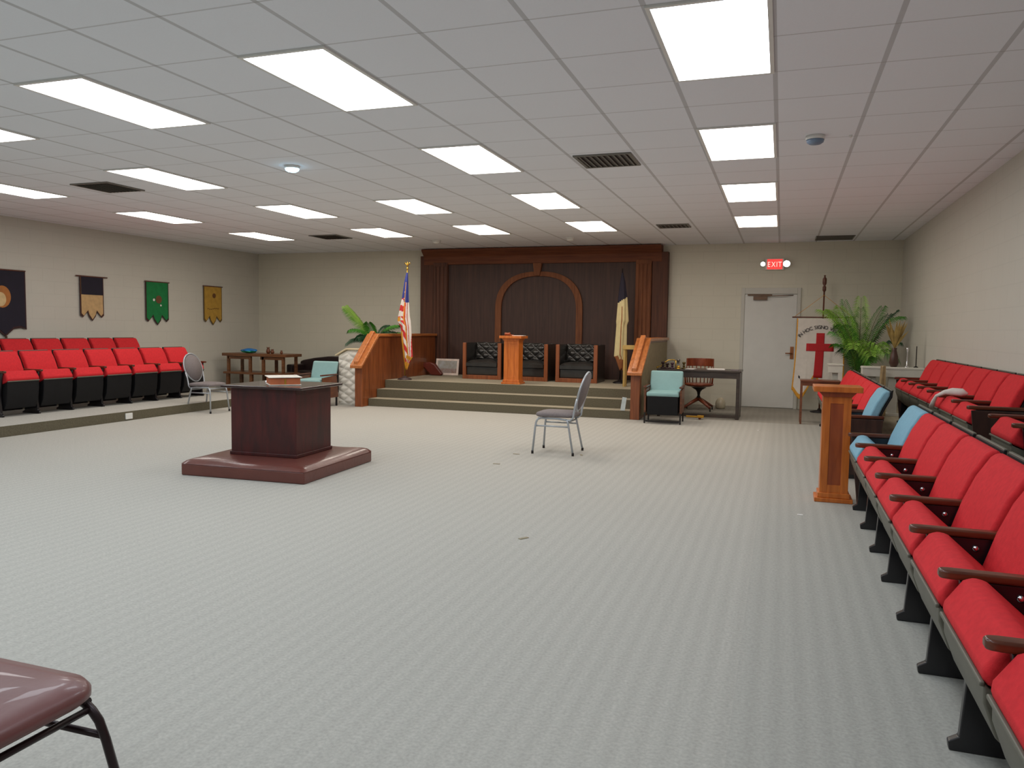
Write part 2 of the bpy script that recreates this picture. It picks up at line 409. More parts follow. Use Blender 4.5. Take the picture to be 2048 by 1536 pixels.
for r in (-1, 0, 1, 2, 3, 4):
    key = 'lens%d' % r; m_ = emit('light_lens_%d' % (r+1), ROWTINT[r], LAMP*ROWMUL.get(r, 1))
    for c, off in COLS.items():
        if (c, r) in (('C', 2), ('E', 1)): continue
        x = (-1.161+off+.5)*T; y = (6.465+4*(r-1)+1)*T
        lab = 'lit rectangular ceiling light, %s %s' % (ordr[r], ordc[c])
        if first: o = lt; o.location = (x, y, ZC); o['label'] = lab; first = False
        else:
            o = lt.copy(); C.objects.link(o); o.location = (x, y, ZC); o['label'] = lab
            fc = [q for q in lt.children if q.name.startswith('frame')][0].copy(); C.objects.link(fc); fc.parent = o
        o['group'] = 'rectangular ceiling lights'
        if r not in lens: lens[r] = obj('lens', dmb, m_, o)
        else:
            q = lens[r].copy(); C.objects.link(q); q.parent = o

# ------------------------------------------------------------------ ceiling vents and detectors
def vent(x, y, sx, sy, label, slats=7, depth=.02):
    t = thing('ceiling_vent', label, 'air vent', (x, y, ZC))
    fr = MB()
    for a in (-1, 1):
        fr.box(min(a*sx, a*(sx-.03)), max(a*sx, a*(sx-.03)), -sy, sy, -.014, 0); fr.box(-sx+.03, sx-.03, min(a*sy, a*(sy-.03)), max(a*sy, a*(sy-.03)), -.014, 0)
    obj('frame', fr, VENT, t)
    obj('duct_opening', MB().box(-sx+.03, sx-.03, -sy+.03, sy-.03, -.004, -.001), VENTD, t)
    sl = MB()
    for i in range(slats):
        q = -sx+.03+(2*sx-.06)*(i+.5)/slats
        sl.add([(q-.02, -sy+.03, -.003), (q+.012, -sy+.03, -.02), (q+.012, sy-.03, -.02), (q-.02, sy-.03, -.003)], [(0, 1, 2, 3)])
    obj('slats', sl, VENT, t, solid=.003)
vent(-1.62, 7.33, .27, .27, 'square grey ceiling air vent between the two rightmost lines of lights', 9)
vent(-7.6, 7.2, .28, .28, 'dark ceiling air vent at far left of photo, above the wall banners', 9)
vent(-7.73, 12.2, .28, .28, 'dark ceiling air vent above the left corner of the room, near the palm', 9)
vent(-1.62, 12.1, .24, .2, 'small grey ceiling air vent near the right end of the wood cornice', 7)
t = thing('ceiling_return_vent', 'dark recessed ceiling vent opening against the far wall above the palm', 'air vent', (.78, 14.2, ZC))
obj('duct_opening', MB().box(-.3, .3, -.3, .3, -.006, -.001), VENTD, t)
obj('frame', MB().box(-.3, -.285, -.3, .3, -.012, 0).box(.285, .3, -.3, .3, -.012, 0).box(-.285, .285, .285, .3, -.012, 0), VENT, t)
def detector(x, y, r, h, label, name='smoke_detector', cat='smoke detector', dome=None):
    t = thing(name, label, cat, (x, y, ZC))
    obj('base', MB().lathe([(r*1.0, 0), (r*1.0, -h*.35), (r*.96, -h*.45)], n=24), PLW, t)
    obj('dome', MB().lathe([(r*.93, -h*.45), (r*.86, -h*.75), (r*.6, -h*.95), (r*.1, -h)], n=24), dome or PLW, t)
    return t
detector(.2, 6.9, .075, .07, 'white round detector with blue grey underside on ceiling right of the lights', dome=mat('blue_grey_plastic', (120, 140, 165), .4))
detector(.47, 6.95, .012, .02, 'tiny white ceiling sprinkler head right of the round detector', 'sprinkler_head', 'sprinkler')
detector(-6.09, 13.17, .075, .06, 'small white smoke detector on ceiling above the flag of stripes')
detector(-3.56, 13.25, .075, .06, 'small white smoke detector on ceiling above the middle of the stage')
detector(-4.73, 6.76, .075, .06, 'round ceiling sensor glowing bright blue white between the lights', 'ceiling_sensor', 'sensor', dome=emit('blue_glow', (.35, .75, 1.0), 9))

# ------------------------------------------------------------------ door, exit sign
D = bpy.data.objects.new('door_1', None); C.objects.link(D); D.location = (-.21, YF, 0); D['kind'] = 'structure'
fr = MB().box(-.51, -.45, -.03, 0, 0, 2.17).box(.45, .51, -.03, 0, 0, 2.17).box(-.45, .45, -.03, 0, 2.06, 2.17)
obj('door_frame', fr, FRAMEM, D, bevel=.004)
obj('door_leaf', MB().box(-.447, .447, -.02, -.002, .01, 2.055), DOORM, D, bevel=.003)
obj('door_closer', MB().box(-.4, .02, -.05, -.03, 2.03, 2.055).box(-.3, -.06, -.085, -.02, 1.955, 2.02).tube([(-.18, -.06, 2.02), (.2, -.1, 2.03), (.38, -.03, 2.04)], .008), mat('bronze', (108, 84, 66), .5, .3), D)
obj('door_handle', MB().box(.36, .42, -.032, -.02, .9, 1.12).tube([(.39, -.03, 1.0), (.39, -.075, 1.0), (.28, -.075, 1.0)], .011), mat('brass_plate', (150, 96, 60), .4, .5), D)
t = thing('exit_sign', 'small lit red exit sign with two bright emergency lamps above the door', 'exit sign', (-.165, YF, 2.59))
obj('housing', MB().box(-.16, .16, -.06, 0, -.1, .1), PLW, t, bevel=.006)
obj('sign_face', MB().box(-.13, .13, -.066, -.06, -.09, .09), emit('exit_red', (1.0, .08, .07), .95), t)
obj('lettering', text_mb('EXIT', .13, xs=.78).xf(Matrix.Translation((0, -.069, -.047))), emit('exit_letter', (1.0, .5, .42), 1.6), t)
for sx in (-1, 1):
    h = obj('lamp_head', MB().tube([(sx*.2, -.05, .03), (sx*.2, -.13, .0)], [.05, .062] if sx > 0 else [.035, .043], 16), PLW, t)
    obj('lamp_lens', MB().tube([(sx*.2, -.131, 0), (sx*.2, -.136, -.002)], .056 if sx > 0 else .038, 16), emit('emergency_lens', (.92, .96, 1), 14 if sx > 0 else 7), h)

# ------------------------------------------------------------------ theatre seats
def theatre_seat(W, sides, fab, pan, end_panel=0):
    """faces +x, width along y; sides: which y sides carry a frame with armrest"""
    t = thing('theatre_seat', '', 'theatre seat'); h = W/2-.028
    st_ = MB().prism([(-.05, .405), (.0, .45), (.09, .53), (.155, .588), (.19, .6), (.222, .585), (.272, .51), (.278, .478), (.26, .46), (.0, .35)], 'y', -h, h)
    obj('seat_cushion', st_, fab, t, bevel=.022, seg=3)
    pn_ = MB().prism([(.27, .466), (.268, .41), (.235, .32), (.15, .245), (.02, .215), (-.05, .28), (-.02, .335), (.255, .452)], 'y', -h+.012, h-.012)
    if pan is BLKM: pn_ = MB().prism([(.27, .466), (.268, .36), (.25, .2), (.2, .1), (.0, .08), (-.03, .25), (-.02, .335), (.255, .452)], 'y', -h+.006, h-.006)
    obj('seat_pan', pn_, pan, t, bevel=.01)
    obj('seat_lip', MB().box(.268, .281, -h+.006, h-.006, .458, .472), TAUPE, t, bevel=.004)
    F_ = [(.045, .39), (.03, .48), (-.01, .61), (-.06, .73), (-.115, .82), (-.14, .842), (-.18, .838)]
    B_ = [(-.175, .79), (-.12, .68), (-.07, .55), (-.03, .39)]
    obj('backrest', MB().prism(F_+B_, 'y', -h, h), fab, t, bevel=.024, seg=3)
    sh = [(-.05, .05), (-.034, .39), (-.073, .55), (-.123, .68), (-.178, .79), (-.184, .842), (-.2, .845), (-.195, .78), (-.14, .67), (-.088, .55), (-.05, .37), (-.067, .05)]
    s_ = obj('back_shell', MB().prism(sh, 'y', -h+.004, h-.004), [BLKM], t, bevel=.004)
    obj('shell_rim', MB().box(-.204, -.186, -h+.01, h-.01, .836, .85), TAUPE, t, bevel=.004)
    for s in sides:
        y = s*W/2
        pl = [(.228, 0), (.232, .03), (.2, .05), (.185, .3), (.205, .42), (.225, .575), (-.13, .575), (-.1, .5), (-.06, .36), (-.02, .2), (-.04, .04), (-.08, .02), (-.08, 0)]
        o = obj('side_frame', MB().prism(pl, 'y', y-.016, y+.016), BLK, t, bevel=.005)
        bl = MB().lathe([(.0, -.001), (.013, 0), (.012, .006), (.003, .01)], n=12)
        q = MB(); q.v, q.f, q.mi, q.sm = list(bl.v), bl.f, bl.mi, bl.sm
        q.xf(Matrix.Translation((.05, y, .535)) @ Matrix.Rotation(s*-PI/2, 4, 'X') @ Matrix.Translation((0, 0, .016)))
        obj('bolt', q, CHROME, o)
        q = MB().lathe([(.0, -.001), (.011, 0), (.01, .006), (.003, .01)], n=12); q.xf(Matrix.Translation((.2, y, .03)))
        obj('foot_bolt', q, CHROME, o)
        ar = MB(); wv = .027
        P = [(.285, -.4), (.278, -.8), (.25, -1), (-.1, -.95), (-.13, -.5), (-.13, .5), (-.1, .95), (.25, 1), (.278, .8), (.285, .4)]
        ar.prism([(a, y+b_*wv) for a, b_ in P], 'z', .575, .605)
        obj('armrest', ar, ARMW, t, bevel=.009, seg=3)
    if end_panel:
        y = end_panel*(W/2+.02)
        obj('end_panel', MB().prism([(.2, .04), (.26, .57), (-.12, .57), (-.1, .25), (-.06, .04)], 'y', min(y, y+end_panel*.014), max(y, y+end_panel*.014)), DKW, t, bevel=.004)
    return t
WR, WL = .61, .525
used = set()
PROTO = {}
def place_seat(W, sides, fab, pan, ep, loc, rotz, label, group):
    k = (W, sides, fab.name, pan.name, ep)
    if k not in PROTO:
        t = theatre_seat(W, sides, fab, pan, ep); PROTO[k] = t; t.location = loc; t.rotation_euler = (0, 0, rotz); t['label'] = label; t['group'] = group
        return t
    return dup(PROTO[k], loc, rotz, label, group)
O = ['first', 'second', 'third', 'fourth', 'fifth', 'sixth', 'seventh', 'eighth', 'ninth']
# right side, rows face -x (rotation pi): local +y is the near side
X0 = .80
for i in range(8):   # near block, front row
    y = 6.49-.611*(i+.5)
    lab = 'pale blue theatre seat behind the tall oak podium, end of the near front row' if i == 0 else 'red theatre seat in near right front row, %s after the pale blue seat' % O[i-1]
    place_seat(WR, (1, -1) if i == 0 else (1,), BLUE if i == 0 else RED, TAUPE, -1 if i == 0 else 0, (X0, y, 0), PI, lab, 'near right front row seats')
for i in range(7):   # far block, front row
    y = 7.91+.611*(i+.5)
    lab = 'pale blue theatre seat with its dark side panel, seen just beyond the tall oak podium' if i == 0 else 'red theatre seat beyond the oak podium, %s past the blue seat there' % O[i-1]
    place_seat(WR, (1, -1) if i == 6 else (1,), BLUE if i == 0 else RED, TAUPE, 1 if i == 0 else 0, (X0, y, 0), PI, lab, 'far right front row seats')
XB = XR-.222
for i in range(7):
    y = 6.95+.6*(i+.5)
    lab = 'red theatre seat against the right wall, %s from near end of row' % O[i]
    place_seat(.6, (1, -1) if i == 6 else (1,), RED, TAUPE, 1 if i == 0 else (-1 if i == 6 else 0), (XB, y, RH), PI, lab, 'seats along the right wall')
for i in range(1):
    place_seat(.6, (1, -1), RED, TAUPE, 0, (XB, 6.28-.6*(i+.5), RH), PI, 'red theatre seat cut by right photo edge, past the wall row gap', 'seats along the right wall')
for i in range(7):
    y = 10.91-.525*(i+.5)
    lab = 'red theatre seat in lower left row, %s from the grey chair end' % O[i]
    place_seat(WL, (1, -1) if i == 0 else (-1,), RED, BLKM, 0, (-9.7, y, .13), 0, lab, 'lower left row seats')
for i in range(6):
    y = 10.98-.525*(i+.5)
    lab = 'red theatre seat in upper left row, %s from the stage end' % O[i]
    place_seat(WL, (1, -1) if i == 0 else (-1,), RED, BLKM, 0, (-10.85, y, .27), 0, lab, 'upper left row seats')

# ------------------------------------------------------------------ altar
t = thing('kneeling_platform', 'low square maroon vinyl kneeling base around the foot of the altar', 'kneeling base', (-4.51, 6.25, 0), .045)
hb = .635
def cush(u, v):
    x = (u-.5)*2*hb; y = (v-.5)*2*hb; e = max(abs(u-.5), abs(v-.5))*2
    z = .125+.04*(1-e**7)+(.008*math.sin(9*x+3*y)*max(0, e-.6)*4*(1-e**4) if e > .6 else 0)-.02*max(0, e-.94)/.06
    return (x, y, z)
b = MB().surf(cush, 40, 40)
obj('padded_top', b, MAROON, t)
obj('base_box', MB().box(-hb, hb, -hb, hb, 0, .106), MAROON, t, bevel=.012)
t = thing('altar', 'dark mahogany box altar with overhanging top in the middle of the room', 'altar', (-4.49, 6.235, .1655), .045)
obj('cabinet', MB().box(-.345, .345, -.31, .31, 0, .625), MAHOG, t, bevel=.006)
obj('tabletop', MB().box(-.41, .44, -.375, .375, .625, .65), MAHOGT, t, bevel=.006)
obj('foot_moulding', MB().box(-.355, .355, -.32, .32, 0, .03), MAHOG, t, bevel=.004)
# thick book on the altar
BZ = .1655+.651
t = thing('large_book', 'thick closed book with white cover and orange page edges lying on the altar', 'book', (-4.43, 6.17, BZ), .75)
obj('pages', MB().box(-.135, .135, -.155, .155, .008, .07), mat('orange_page_edges', (188, 104, 62), .6), t, bevel=.004)
obj('cover', MB().box(-.145, .145, -.165, .165, 0, .008).box(-.15, .15, -.17, .17, .07, .078), mat('cream_cover', (222, 214, 200), .5), t, bevel=.003)
obj('ribbon_marker', MB().box(-.01, .006, -.162, -.156, .01, .06), GOLD, t)
tag(obj('metal_pin', MB().lathe([(.012, 0), (.016, .006), (.005, .02)], (-4.70, 6.28, BZ)), CHROME), 'tiny shiny metal pin on altar top left of the book', 'pin')

# ------------------------------------------------------------------ grey stacking chairs
def stacking_chair(name, label, loc, rotz, fab, fr, sh=.44, fx=.01, fy=.215, group=None):
    """faces +x"""
    t = thing(name, label, 'chair', loc, rotz, group); r = .0115
    sw, sd = .21, .215
    def rr(n_=8):
        pts = []
        for (cx, cy, a0) in ((sd-.09, sw-.09, 0), (-sd+.06, sw-.06, PI/2), (-sd+.06, -sw+.06, PI), (sd-.09, -sw+.09, 3*PI/2)):
            rad = .09 if cx > 0 else .06
            for k in range(n_): a = a0+PI/2*k/(n_-1); pts.append((cx+rad*math.cos(a), cy+rad*math.sin(a)))
        return pts
    P = rr()
    s = MB(); lay = [(.94, 0), (1.0, .012), (1.0, .028), (.95, .044), (.75, .054), (.3, .058)]
    v = [(x*k, y*k, sh-.03+z) for k, z in lay for x, y in P]; n_ = len(P)
    f = [(i*n_+k, i*n_+(k+1) % n_, (i+1)*n_+(k+1) % n_, (i+1)*n_+k) for i in range(len(lay)-1) for k in range(n_)]
    f += [tuple(range(n_))[::-1], tuple((len(lay)-1)*n_+k for k in range(n_))]
    s.add(v, f, 0, True); obj('seat', s, fab, t)
    lean = .28
    def bp(a, z): return (-sd-.005-(z-.46)*lean, a, z)
    zc, hh, hw = .69, .215, .195
    loop = []
    for k in range(33):
        a = -PI/2+2*PI*k/32
        yy = hw*math.cos(a); zz = zc+hh*math.sin(a)
        if math.sin(a) < 0: yy *= 1-.22*abs(math.sin(a))**2
        loop.append(bp(yy, zz))
    bk = MB(); vv = []; ff = []
    for off in (-.012, .016):
        for k in range(32): p = loop[k]; vv.append((p[0]+off, p[1]*.93, zc+(p[2]-zc)*.94))
    vv2 = [(bp(0, zc)[0]-.016, 0, zc), (bp(0, zc)[0]+.026, 0, zc)]
    ff = [(k, (k+1) % 32, 32+(k+1) % 32, 32+k) for k in range(32)]
    ff += [((k+1) % 32, k, 64) for k in range(32)]+[(32+k, 32+(k+1) % 32, 65) for k in range(32)]
    bk.add(vv+vv2, ff, 0, True); obj('backrest', bk, fab, t)
    obj('back_frame', MB().tube(loop, r, 8, cap=False), fr, t)
    for sy in (-1, 1):
        y1, y2 = sy*.185, sy*fy
        obj('seat_rail', MB().tube([(sd-.04, y1, sh-.045), (-.05, y1, sh-.045), (-sd+.03, y1*.98, sh-.06), (-sd-.005, y1*.95, sh-.03), bp(y1*.97, .53), bp(hw*sy*.97, .62)], r, 8), fr, t)
        a = obj('leg', MB().tube([(sd-.07, y1, sh-.045), (sd-.05, y1, sh-.05), (sd-.033+fx*.1, y1, sh-.065), (sd-.022+fx*.22, y1+(y2-y1)*.08, sh-.09), (sd-.015+fx*.36, y1+(y2-y1)*.2, sh-.14), (sd+fx, y2, .015)], r, 8), fr, t)
        b_ = obj('leg', MB().tube([(-sd+.07, y1, sh-.05), (-sd+.05, y1, sh-.08), (-sd-.02, y2, .015)], r, 8), fr, t)
        for par, x_ in ((a, sd+fx), (b_, -sd-.02)): obj('foot_cap', MB().lathe([(.014, 0), (.014, .03), (.01, .034)], (x_, y2, 0), n=10), DARKM, par)
        obj('side_stretcher', MB().tube([(sd-.016+fx*.34, y1+(y2-y1)*.18, sh-.13), (-sd+.035, y1+sy*.003, sh-.13)], r*.8, 8), fr, t)
    for x_, z_ in ((sd-.035, sh-.062), (-sd+.05, sh-.08)): obj('cross_bar', MB().tube([(x_, -.18, z_), (x_, .18, z_)], r*.8, 8), fr, t)
    return t
stacking_chair('stacking_chair', 'grey padded stacking chair with silver frame standing alone in front of the stage steps', (-2.33, 8.29, 0), PI, GREYF, SILV)
stacking_chair('stacking_chair', 'grey padded stacking chair with silver frame beside the left seating riser', (-8.49, 9.88, 0), 0.0, GREYF, SILV)
stacking_chair('stacking_chair', 'burgundy vinyl chair with dark frame cut by the lower left photo edge', (-1.806, 1.262, 0), .0, MAROON2, mat('dark_brown_metal', (44, 30, 32), .35, .4), sh=.453, fx=.055, fy=.235)

# ------------------------------------------------------------------ pedestals / podiums
def podium(name, label, loc, hgt, wb, wc, wbase, m1, m2, bevel=.005, rotz=0):
    t = thing(name, label, 'podium', loc, rotz); h = wb/2; d = wb*.42
    obj('foot', MB().box(-wbase/2, wbase/2, -d-.03, d+.03, 0, .035).box(-h-.015, h+.015, -d-.015, d+.015, .035, .075), m1, t, bevel=bevel)
    b = MB(); s_ = wb*.27
    b.box(-h, h, -d+.012, d, .07, hgt-.05)
    b.box(-h, -h+s_, -d, -d+.012, .07, hgt-.05).box(h-s_, h, -d, -d+.012, .07, hgt-.05)
    b.box(-h+s_, h-s_, -d, -d+.012, .07, .14).box(-h+s_, h-s_, -d, -d+.012, hgt-.14, hgt-.05)
    obj('column', b, m1, t, bevel=.002)
    obj('recessed_panel', MB().box(-h+s_, h-s_, -d+.006, -d+.012, .14, hgt-.14), m2, t)
    obj('collar', MB().prism([(-h, hgt-.085), (h, hgt-.085), (h+.035, hgt-.045), (-h-.035, hgt-.045)], 'y', -d-.02, d+.02), m2, t, bevel=.003)
    obj('top', MB().box(-wc/2, wc/2, -d-.07, d+.07, hgt-.045, hgt), m1, t, bevel=bevel)
    return t
podium('podium', 'tall narrow oak podium with recessed panel at the end of the right front row', (.443, 6.81, 0), .945, .215, .365, .29, OAK, OAKD)
podium('podium', 'narrow orange oak podium standing at the front centre of the stage', (-4.365, 12.62, SZ), .83, .27, .40, .34, OAK, OAK)
t = thing('gavel', 'small wooden gavel lying on the stage podium', 'gavel', (-4.47, 12.6, SZ+.83))
obj('head', MB().tube([(-.05, 0, .03), (-.045, 0, .03), (-.02, 0, .03), (.02, 0, .03), (.045, 0, .03), (.05, 0, .03)], [.02, .028, .022, .022, .028, .02], 12), OAKD, t)
obj('handle', MB().tube([(0, 0, .03), (.09, -.04, .012), (.13, -.055, .01)], [.007, .008, .01], 8), OAKD, t)
tag(obj('paper_sheet', MB().box(-.1, .1, -.07, .07, 0, .008), mat('paper', (228, 224, 220), .7), loc=(-4.26, 12.6, SZ+.831)), 'white paper sheets lying on the stage podium', 'paper')

# ------------------------------------------------------------------ three tufted box armchairs on the stage
def tufts(u, v, nu, nv, amp):
    a = u*nu; b_ = v*nv
    return amp*(abs(math.sin(PI*(a+b_)/2))*abs(math.sin(PI*(a-b_)/2)))**.55
def box_armchair():
    t = thing('box_armchair', '', 'armchair'); w_ = .385
    sd_ = MB()
    for s in (-1, 1):
        xs = sorted((s*w_, s*(w_-.07))); obj('side_frame', MB().box(xs[0], xs[1], -.3, -.26, 0, .68), RAILW, t, bevel=.006)
        obj('side_panel', MB().box(xs[0]+.004, xs[1]-.004, -.26, .36, .0, .68), BLEA, t, bevel=.01)
    obj('base_rail', MB().box(-w_+.07, w_-.07, -.3, -.26, 0, .075), RAILW, t, bevel=.004)
    obj('front_apron', MB().box(-w_+.07, w_-.07, -.27, -.2, .075, .24), BLEA, t, bevel=.02)
    def sc(u, v):
        x = (u-.5)*2*(w_-.08); y = -.31+.48*v; e = max(abs(u-.5)*2, abs(v-.5)*2)
        return (x, y, .30+.07*(1-e**4)+.006*math.sin(20*x))
    q = MB().surf(sc, 16, 16).box(-w_+.08, w_-.08, -.31, .17, .24, .302)
    obj('seat_cushion', q, BLEA, t)
    def bc(u, v):
        x = (u-.5)*2*(w_-.075); z = .36+.32*v; e = max(abs(u-.5)*2, abs(v-.5)*2)
        return (x, .17-.02-tufts(u, v, 6, 4, .05)*(1-e**8)+.08*v, z)
    q = MB().surf(bc, 48, 32); obj('tufted_back', q, BLEA, t)
    obj('back_box', MB().box(-w_+.07, w_-.07, .26, .36, .075, .685), BLEA, t, bevel=.01)
    return t
ba = box_armchair()
ba['group'] = 'tufted box armchairs on stage'
for i, (x, y, lab) in enumerate(((-5.28, 13.75, 'black tufted leather box armchair with wooden front, nearest the framed picture on stage'),
                     (-4.38, 13.75, 'black tufted leather box armchair on stage, half hidden behind the oak podium'),
                     (-3.46, 13.75, 'black tufted leather box armchair on stage, nearest the white and navy flag'))):
    if i == 0: ba.location = (x, y, SZ); ba['label'] = lab
    else: dup(ba, (x, y, SZ), 0, lab)

# ------------------------------------------------------------------ flags
def draped(name, parent, zt, zb, prof, colf, mats, folds=7, nu=72, nv=90):
    """prof(v) -> (cx, cy, half width, half depth); v runs from the top down"""
    def fn(u, v):
        a = 2*PI*u; cx, cy, hw, hd = prof(v); k = 1+.16*math.sin(folds*a+3*v)*min(1, v*4)
        return (cx+hw*k*math.cos(a), cy+hd*k*math.sin(a), zt+(zb-zt)*v+.02*math.sin(3*a)*v)
    return obj(name, MB().surf(fn, nu, nv, mi=colf, close_u=True), mats, parent, solid=.004, fixn=False)
def interp(tab, v):
    for (a, pa), (b_, pb) in zip(tab, tab[1:]):
        if v <= b_:
            k = (v-a)/(b_-a); return tuple(x+(y-x)*k for x, y in zip(pa, pb))
    return tab[-1][1]
t = thing('flag', 'striped red and white flag with blue corner and gold fringe standing at stage left', 'flag', (-6.45, 12.62, SZ))
obj('stand_base', MB().lathe([(.13, 0), (.13, .015), (.1, .03), (.05, .045), (.025, .07)], n=24), mat('flag_base', (84, 70, 70), .4, .4), t)
obj('pole', MB().tube([(0, 0, .03), (0, 0, 1.2), (.045, 0, 1.99)], .011, 10), GOLD, t)
obj('finial', MB().lathe([(.005, 0), (.02, .01), (.02, .03), (.008, .04), (.012, .06)], (.045, 0, 1.985), 12)
    .tube([(.045, 0, 2.05), (.0, 0, 2.11), (-.02, 0, 2.08)], [.012, .01, .004], 6).tube([(.045, 0, 2.05), (.09, 0, 2.11), (.11, 0, 2.08)], [.012, .01, .004], 6)
    .tube([(.045, 0, 2.04), (.045, 0, 2.13)], [.016, .006], 8), GOLD, t)
tabU = [(0, (.045, -.01, .012, .012)), (.08, (.035, -.02, .03, .03)), (.27, (.02, -.03, .055, .05)), (.46, (-.005, -.03, .1, .07)), (.5, (.0, -.03, .11, .07)), (.56, (.04, -.03, .085, .07)), (.7, (.055, -.03, .085, .06)), (.87, (.085, -.03, .08, .05)), (.92, (.06, -.02, .05, .04)), (1, (.045, -.02, .012, .015))]
def colU(u, v):
    a = 2*PI*u; x = math.cos(a); z = v
    if .28 < v < .5 and x < 0: pass
    if v > .93: return 3
    if v > .87 and v < .9 and x > -.2: return 3
    if abs(x-.25) < .11 and v > .1: return 3
    if v < .27+.04*(x > 0): return 2 if not (v > .15 and abs(x-.05) < .07 and int(v*90) % 6 == 0) else 1
    if x > .36: return 0 if int((x*3.4+v*1.5)*1.6) % 2 else 1
    if .46 < v < .5 and x < -.5: return 3
    s = (v-.27)*(17 if v < .5 else 13)-(x+1)*(.35 if v < .46 else 1.6)
    if v > .6 and x < -.75: return 3
    return 1 if int(math.floor(s)) % 2 == 0 else 0
draped('cloth', t, 1.93, .2, lambda v: interp(tabU, v), colU, [USRED, WHF, USBLUE, GOLDF], nu=96, nv=120)
t = thing('flag', 'cream white flag with dark navy upper part hanging at the right of the stage', 'flag', (-2.72, 13.75, SZ))
obj('stand_base', MB().lathe([(.13, 0), (.13, .015), (.1, .03), (.05, .045), (.02, .07)], n=24), DARKM, t)
obj('pole', MB().tube([(0, 0, .03), (0, 0, 2.05)], .011, 10), DARKM, t)
tabC = [(0, (0, -.01, .012, .012)), (.1, (.01, -.02, .045, .03)), (.28, (.015, -.03, .078, .05)), (.5, (.02, -.03, .10, .07)), (.54, (.01, -.03, .085, .06)), (.86, (0, -.03, .10, .06)), (.88, (.02, -.03, .09, .05)), (1, (.03, -.02, .03, .03))]
def colC(u, v):
    x = math.cos(2*PI*u)
    if v < .29-.03*x: return 0
    if v > .9 or (v > .86 and x < -.4): return 2
    if abs(x-.1) < .06 and v > .35: return 2
    return 1
draped('cloth', t, 1.98, .25, lambda v: interp(tabC, v), colC, [NAVY, IVORY, mat('brown_fringe', (140, 84, 46), .8)], folds=5)

# ------------------------------------------------------------------ small things on the stage
t = thing('wooden_stand', 'light yellow wooden stand with thin legs beside the right half wall on the stage', 'stand', (-2.39, 13.0, SZ))
LT = mat('pale_wood', (184, 152, 84), .5)
obj('stand_top', MB().box(-.13, .13, -.1, .1, .63, .7), LT, t, bevel=.004)
for sx in (-1, 1):
    for sy in (-1, 1): obj('leg', MB().box(sx*.1-.018, sx*.1+.018, sy*.07-.018, sy*.07+.018, 0, .63), LT, t)
t = thing('framed_picture', 'white framed picture leaning against the panelling on the stage floor', 'picture', (-6.37, 14.3, SZ))
lean = Matrix.Rotation(-.16, 4, 'X')
obj('frame', MB().box(-.25, .25, 0, .02, 0, .04).box(-.25, .25, 0, .02, .29, .33).box(-.25, -.21, 0, .02, .04, .29).box(.21, .25, 0, .02, .04, .29).xf(lean), mat('pinkish_white_frame', (240, 222, 212), .5), t)
def pic_mat():
    tt = NT('picture_print'); x, y, z = tt.xyz(); tt.b.inputs['Roughness'].default_value = .3
    n1 = tt.noise(16, detail=4); n2 = tt.noise(35)
    c = tt.mix(n1, lin((200, 206, 214)), lin((150, 136, 104))); g = tt.math('MULTIPLY', n2, tt.math('LESS_THAN', z, .13))
    tt.l.new(tt.mix(tt.math('MULTIPLY', g, .8), c, lin((150, 84, 62))), tt.b.inputs['Base Color']); return tt.m
obj('print', MB().box(-.21, .21, .004, .012, .04, .29).xf(lean), pic_mat(), t)
t = thing('leather_seat_cushion', 'dark red rounded leather cushion tipped on edge beside the framed picture on stage', 'cushion', (-6.50, 14.05, SZ))
b = MB().prism([(-.27, .25), (-.30, .2), (-.08, .0), (.12, .0), (.17, .03), (.0, .23), (-.1, .27)], 'y', -.05, .05)
obj('cushion_pad', b, mat('dark_red_leather', (100, 42, 32), .35), t, bevel=.03, seg=3)

# ------------------------------------------------------------------ teal armchairs
def teal_chair():
    t = thing('vinyl_armchair', '', 'armchair')
    obj('backrest', MB().prism([(.16, .42), (.27, .76), (.33, .76), (.24, .42)], 'x', -.245, .245), TEAL, t, bevel=.025, seg=3)
    obj('seat_cushion', MB().prism([(-.27, .42), (-.26, .47), (.17, .475), (.2, .40), (-.24, .395)], 'x', -.235, .235), TEAL, t, bevel=.025, seg=3)
    obj('front_panel', MB().prism([(-.235, .13), (-.26, .41), (.2, .4), (.22, .16)], 'x', -.225, .225), BLKM, t, bevel=.01)
    obj('back_shell', MB().prism([(.25, .2), (.32, .74), (.345, .74), (.28, .2)], 'x', -.235, .235), BLKM, t, bevel=.006)
    for s in (-1, 1):
        x0, x1 = sorted((s*.245, s*.275))
        obj('side_panel', MB().prism([(-.2, .15), (-.22, .50), (.2, .53), (.26, .15)], 'x', x0, x1), wood('chair_side_wood', (88, 48, 28), (120, 70, 42), (1, .2, 1), 25, .4), t, bevel=.004)
        obj('armrest', MB().box(x0-.008, x1+.008, -.26, .22, .53, .555), ARMW, t, bevel=.008)
        obj('leg', MB().box(x0+.004, x1-.004, -.24, -.21, 0, .16), DARKM, t)
        obj('leg', MB().box(x0+.004, x1-.004, .2, .23, 0, .17), DARKM, t)
    obj('front_stretcher', MB().box(-.245, .245, -.235, -.215, .02, .045), DARKM, t)
    return t
tc_ = teal_chair(); tc_.location = (-1.63, 11.68, 0); tc_.rotation_euler = (0, 0, .03)
tc_['label'] = 'pale teal vinyl armchair with black front standing before the dark desk'; tc_['group'] = 'teal vinyl armchairs'
dup(tc_, (-7.50, 11.38, 0), 0.0, 'pale teal vinyl armchair with wooden side beside the white tufted panel')

